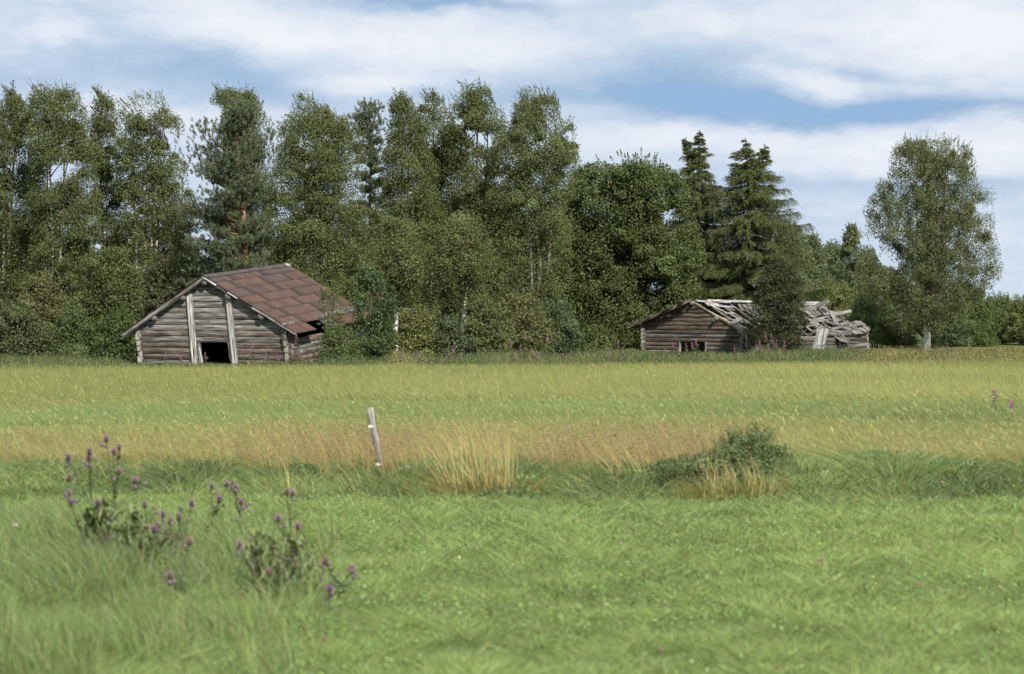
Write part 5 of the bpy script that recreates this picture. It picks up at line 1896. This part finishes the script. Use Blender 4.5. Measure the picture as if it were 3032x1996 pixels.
THI = [
    ("tallest thistle at the left with three faded heads against the ripe barley", 345, 28.5, [(315, 1305, 1), (359, 1327, 0), (334, 1346, 2)]),
    ("tall thistle left of the tallest one, with brownish heads in a row", 300, 28.3, [(271, 1340, 0), (268, 1359, 1), (205, 1359, 1)]),
    ("thistle with dark heads spread wide just under the tallest ones", 322, 27.6, [(350, 1403, 0), (203, 1422, 0), (397, 1431, 1)]),
    ("thistle with a vivid head low on its left side, leftmost in the colony", 262, 27.2, [(202, 1466, 1), (206, 1497, 2), (296, 1491, 1)]),
    ("many-headed thistle in the middle of the dark weedy patch", 430, 26.6, [(435, 1497, 0), (482, 1529, 1), (460, 1572, 2), (498, 1554, 0)]),
    ("two-headed reddish thistle between the dark patch and the ditch thistles", 530, 27.8, [(536, 1532, 0), (564, 1499, 0)]),
    ("three-headed thistle in front of the ditch weeds, left of the pink pair", 610, 31.5, [(621, 1447, 1), (668, 1441, 1), (643, 1488, 2)]),
    ("thistle with bright pink lower head on the ditch weeds", 718, 31.5, [(700, 1450, 1), (718, 1488, 2), (690, 1436, 0)]),
    ("thistle with one broad faded head nearest the straw stems", 855, 32.0, [(863, 1469, 1), (850, 1462, 0)]),
    ("slender thistle carrying the brightest purple head above a dark curved stem", 872, 27.0, [(827, 1538, 1), (879, 1568, 2)]),
    ("small dark thistle with two close heads left of the dark curved stem", 760, 26.0, [(745, 1611, 1), (717, 1615, 1)]),
    ("low thistle with a pale faded head on the right side of the dark patch", 535, 25.0, [(555, 1614, 0), (512, 1705, 1)]),
    ("short thistle with a single purple head among the curved stems", 800, 24.5, [(788, 1709, 1)]),
    ("thistle with two separate drooping heads, furthest right in the meadow", 1010, 25.5, [(971, 1658, 0), (1042, 1690, 1)]),
    ("short thistle with one vivid head nearest to the viewer", 978, 24.3, [(975, 1755, 2)]),
]
for i, (lb, bx_, D_, hd) in enumerate(THI):
    thistle(lb, bx_, D_, hd, 900 + i, lush=1.0 if bx_ < 700 else 0.7)

# dark leafy docks and seeded thistles without flowers in the weedy patch
WEED = [(405, 1690, 27.0, 0.72, "dark leafy dock in the middle of the thistle colony"), (300, 1650, 27.4, 0.8, "dark leafy weed under the tallest thistles"),
        (790, 1680, 25.6, 0.62, "dark curved weed stalk left of the bright purple thistle"), (880, 1690, 25.8, 0.6, "dark branching weed stalk below the bright purple thistle")]
for i, (x, y, D_, hh, lb) in enumerate(WEED):
    s = F / D_
    yb = HZ + H * s
    w_ = 0.22 * s * (0.35 if "stalk" in lb else 1.0)
    broadleaf("meadow_weed", lb, "weed", x, D_, [(yb - hh * s, x - w_ * 0.15, x + w_ * 0.15), (yb - hh * s * 0.75, x - w_ * 0.6, x + w_ * 0.6), (yb - hh * s * 0.4, x - w_, x + w_), (yb - 3, x - w_ * 0.9, x + w_ * 0.9)],
              950 + i, color=np.array([0.190, 0.235, 0.098]), mat=M_GRASS, wl=0.2, stems=[(-0.2, 0.9), (0.1, 1.0), (0.3, 0.8)], r0=0.006, leaf=0.17, asp=0.09, ax=(-0.15, 0, 1.0), dens=170, clump=0.15, droop=0, wisps=6, bark='bark', nbranch=14,
              group="dark weeds among the thistles", gaps=0.15)


# clover blossoms
def clover(label, x, y, big, seed, col):
    rng = np.random.default_rng(seed)
    h = rng.uniform(0.30, 0.36)
    D = F * (H - h) / (y - HZ)
    base = np.array([px(x, D), D, 0.0])
    t = thing("clover", base, label, "clover", "clover blossoms in the meadow")
    g = Geo()
    tube(g, [(0.01, 0, -0.03), (0.0, 0, h * 0.6), (0, 0, h)], [0.003, 0.0025, 0.002], 5, col=(0.10, 0.15, 0.05))
    pts = np.stack([rng.normal(0, 0.05, 9), rng.normal(0, 0.04, 9), rng.uniform(0.1, h * 0.9, 9)], 1)
    leaf_quads(g, pts, 0.035, rng, vary(rng, 9, (0.09, 0.16, 0.05), 0.15), aspect=0.95, flat=1.5)
    g.build("stem", M_GRASS, t)
    b = Geo()
    m = 90
    r = 0.017 * big
    d = rand_unit(rng, m)
    c = np.array([0, 0, h])
    blades(b, c + d * r * 0.3, c + d * r * 1.25 * np.array([1, 1, 1.1]), 0.008 * big, vary(rng, m, col, 0.15), rng, seg=1)
    tube(b, [c - [0, 0, r * 0.8], c - [0, 0, r * 0.3], c + [0, 0, r * 0.4], c + [0, 0, r * 0.9]], [r * 0.4, r * 0.9, r * 0.8, r * 0.3], 7, col=np.array(col) * 0.8)
    b.build("blossom", M_PETAL, t)


PINK, PALEP = (0.55, 0.26, 0.34), (0.66, 0.45, 0.50)
CL = [(1838, 1610, 1.1, PALEP, "pale pink clover blossom below the vetch mound's left side"), (2433, 1658, 1.35, PINK, "largest pink clover blossom in the right half of the meadow"), (2523, 1670, 1.0, PINK, "small pink clover right beside the largest one"),
      (2726, 1729, 1.2, PINK, "pink clover lowest of those at the right"), (2749, 1621, 0.9, PALEP, "faint pale clover high in the meadow at the right"), (2034, 1642, 1.0, (0.45, 0.16, 0.16), "reddish faded clover in the middle of the meadow"),
      (1957, 1925, 1.2, (0.48, 0.2, 0.2), "dull red clover near the bottom edge right of centre"), (44, 1740, 1.3, PALEP, "pale pink clover at the left edge"), (961, 1894, 1.3, (0.46, 0.2, 0.15), "rusty clover head near the bottom left of centre"),
      (1410, 1623, 0.8, PALEP, "tiny pale clover in the meadow's centre, below the golden tuft"), (2300, 1975, 1.1, (0.46, 0.2, 0.15), "dull clover head at the bottom edge, right part"), (325, 1905, 1.1, PALEP, "pale clover low in the left corner")]
for i, (x, y, bg_, c_, lb) in enumerate(CL):
    clover(lb, x, y, bg_ * 0.8, 1000 + i, np.array(c_) * 0.7 + 0.06)


# white yarrow and sneezewort on the ditch
def yarrow(label, x, y, D, seed, big=1.0):
    rng = np.random.default_rng(seed)
    base = np.array([px(x, D) + 0.03, D, 0.0])
    t = thing("yarrow", base, label, "yarrow", "white flowers by the ditch")
    top = P(x, y, D) - base
    g = Geo()
    tube(g, [(0, 0, -0.03), top * 0.5 + [0.01, 0, 0], top], [0.004, 0.003, 0.003], 5, col=(0.10, 0.13, 0.06))
    pts = np.stack([rng.normal(0, 0.04, 14) + top[0] * 0.4, rng.normal(0, 0.03, 14), rng.uniform(0.05, max(0.1, top[2] * 0.8), 14)], 1)
    leaf_quads(g, pts, 0.06, rng, vary(rng, 14, (0.08, 0.12, 0.05), 0.2), aspect=0.3)
    g.build("stem", M_GRASS, t)
    b = Geo()
    m = 60
    r = 0.042 * big
    a = rng.uniform(0, 2 * np.pi, m)
    q = np.sqrt(rng.random(m)) * r
    c = np.stack([top[0] + np.cos(a) * q, top[1] + np.sin(a) * q, top[2] + rng.normal(0, 0.008, m) - q * q * 3], 1)
    leaf_quads(b, c, 0.022, rng, vary(rng, m, (0.72, 0.70, 0.64), 0.08, 0.02), aspect=0.95, flat=1.0)
    b.build("flower_umbel", M_PETAL, t)


YA = [(1005, 1415, 40.3, 0.8, "white yarrow left of the fence post's foot"), (1022, 1437, 40.1, 0.6, "smaller white flower just below the yarrow left of the post"), (1163, 1407, 40.2, 0.6, "single white flower right of the fence post's foot"),
      (1186, 1388, 40.3, 0.8, "white yarrow, left of the pair right of the fence post"), (1206, 1383, 40.4, 1.0, "white yarrow, right one of the pair beside the fence post"), (854, 1388, 40.5, 0.9, "white yarrow between the thistles and the leaning straw stems"),
      (91, 1389, 40.5, 0.8, "white yarrow at the left end of the ditch"), (44, 1554, 30.0, 0.8, "white flower at the left edge below the ditch"), (637, 1826, 23.8, 1.0, "white yarrow lower of the pair in the near meadow"),
      (660, 1803, 24.0, 1.0, "white yarrow upper of the pair in the near meadow"), (376, 1888, 22.8, 0.9, "whitish flower near the bottom left"), (2650, 1352, 41.5, 0.5, "little white flower beside the bleached twig"),
      (2876, 1376, 41.0, 0.5, "whitish flower head on the ditch weeds far right")]
for i, (x, y, D_, bg_, lb) in enumerate(YA):
    yarrow(lb, x, y, D_, 1100 + i, bg_)


def twig():
    rng = np.random.default_rng(4)
    D = 42.3
    base = np.array([px(2665, D), D, 0.0])
    t = thing("bleached_twig", base, "bleached forked twig sticking out of the ditch weeds at the right", "twig")
    g = Geo()
    a = P(2640, 1420, D) - base
    p1, p2, p3 = P(2668, 1352, D) - base, P(2692, 1330, D) - base, P(2618, 1349, D) - base
    a[2] = 0
    tube(g, [a, a * 0.4 + p1 * 0.6, p1, p2], [0.012, 0.011, 0.012, 0.006], 6, col=(0.55, 0.52, 0.46))
    g.build("branch", M_BOARD, t)
    g = Geo()
    tube(g, [p1 + [-0.01, 0, 0], p1 + [0.05, 0, -0.012]], [0.018, 0.012], 6, col=(0.72, 0.70, 0.64))
    tube(g, [a * 0.4 + p1 * 0.6, p3], [0.008, 0.006], 5, col=(0.6, 0.57, 0.5))
    g.build("fork", M_BOARD, t)


twig()


# fireweed
def fireweed(label, group, x, y, D, seed, faded=False, spike=0.34):
    rng = np.random.default_rng(seed)
    zc = pz(y, D)
    top = zc + spike * 0.55
    lean = rng.normal(-0.10, 0.05)
    X = px(x, D)
    base = np.array([X - lean * zc * 0.5, D, 0.0])
    t = thing("fireweed", base, label, "fireweed", group)
    g = Geo()
    tp = np.array([X - base[0] + lean * spike * 0.5, 0, top])
    s = np.linspace(0, 1, 5)
    path = np.array([0, 0, -0.05]) + (tp - [0, 0, -0.05]) * s[:, None]
    tube(g, path, [0.010, 0.009, 0.007, 0.005, 0.003], 5, col=(0.16, 0.09, 0.06))
    n = int(46 * max(0.6, top))
    u = rng.uniform(0.1, 0.72, n)
    b = np.array([0, 0, 0]) + tp * u[:, None]
    ph = rng.uniform(0, 2 * np.pi, n)
    d = unit(np.stack([np.cos(ph), np.sin(ph), rng.uniform(-0.2, 0.6, n)], 1))
    leaf_quads(g, b + d * 0.07, 0.15, rng, vary(rng, n, (0.085, 0.115, 0.042), 0.25), aspect=0.22, axis=None)
    g.build("stem", M_GRASS, t)
    f = Geo()
    m = 58
    u = rng.random(m)
    r = 0.062 * (1 - u) ** 0.6 + 0.012
    ph = rng.uniform(0, 2 * np.pi, m)
    c = np.stack([np.cos(ph) * r, np.sin(ph) * r, 0 * u], 1) * rng.uniform(0.4, 1, (m, 1)) + np.array([X - base[0], 0, zc - spike * 0.5]) + np.stack([lean * spike * u, 0 * u, spike * u], 1)
    pc = (0.36, 0.20, 0.20) if faded else (0.34, 0.16, 0.30)
    leaf_quads(f, c, 0.040, rng, vary(rng, m, pc, 0.25, 0.08), aspect=0.8)
    f.build("flower_spike", M_PETAL, t)


FW = [
    ("fireweed before the rusty-roofed barn", "fireweed in front of the rusty-roofed barn", 117.5, 0.30,
     [(491, 1052), (535, 1059), (609, 1054), (720, 1042), (748, 1031), (743, 1053), (790, 1057), (822, 1057), (858, 1038), (879, 997), (875, 1019), (884, 1044), (868, 1056), (893, 1058), (908, 1040), (930, 1052)]),
    ("fireweed in the weeds between the barns", "fireweed between the barns", 111.5, 0.32,
     [(1056, 1068), (1143, 1066), (1189, 1057), (1238, 1050), (1325, 1063), (1342, 1036), (1346, 1062), (1367, 1060), (1513, 1013), (1525, 1058), (1542, 1038), (1555, 995), (1579, 1042), (1594, 1054), (1621, 1003), (1639, 1058), (1671, 1058), (1807, 1054), (1833, 1018), (1848, 1050)]),
    ("fireweed before the collapsed barn's gable", "fireweed in front of the collapsed barn", 128.0, 0.32,
     [(1973, 1042), (1993, 1022), (2008, 1038), (2032, 1026), (2052, 1024), (2063, 1013), (2176, 1036)]),
    ("fireweed of the clump under the dark oval bush", "fireweed clump by the dark oval bush", 130.0, 0.40,
     [(2242, 1030), (2250, 1016), (2258, 1040), (2270, 996), (2278, 1030), (2285, 1001), (2292, 1022), (2301, 1016), (2324, 1024)]),
]
k_ = 0
for what, grp, D_, sp, lst in FW:
    lst = sorted(lst)
    for i, (x, y) in enumerate(lst):
        lb = f"{ORD[i]} {what}, counted from the left" if i else f"leftmost {what}"
        fireweed(lb, grp, x, y, D_ + 1.2 * math.sin(x), 1200 + k_, spike=sp)
        k_ += 1
fireweed("faded reddish fireweed just right of the white birch foot", "faded fireweed on the right", 2808, 1030, 128.0, 1290, faded=True, spike=0.5)
fireweed("faded reddish fireweed further right in the dry grass strip", "faded fireweed on the right", 2872, 1030, 129.0, 1291, faded=True, spike=0.5)
fireweed("bright magenta fireweed standing alone in the barley at the right", "fireweed in the barley", 2946, 1167, 60.0, 1292, spike=0.20)
fireweed("paler leaning fireweed right of the bright one in the barley", "fireweed in the barley", 2995, 1195, 58.0, 1293, spike=0.18)
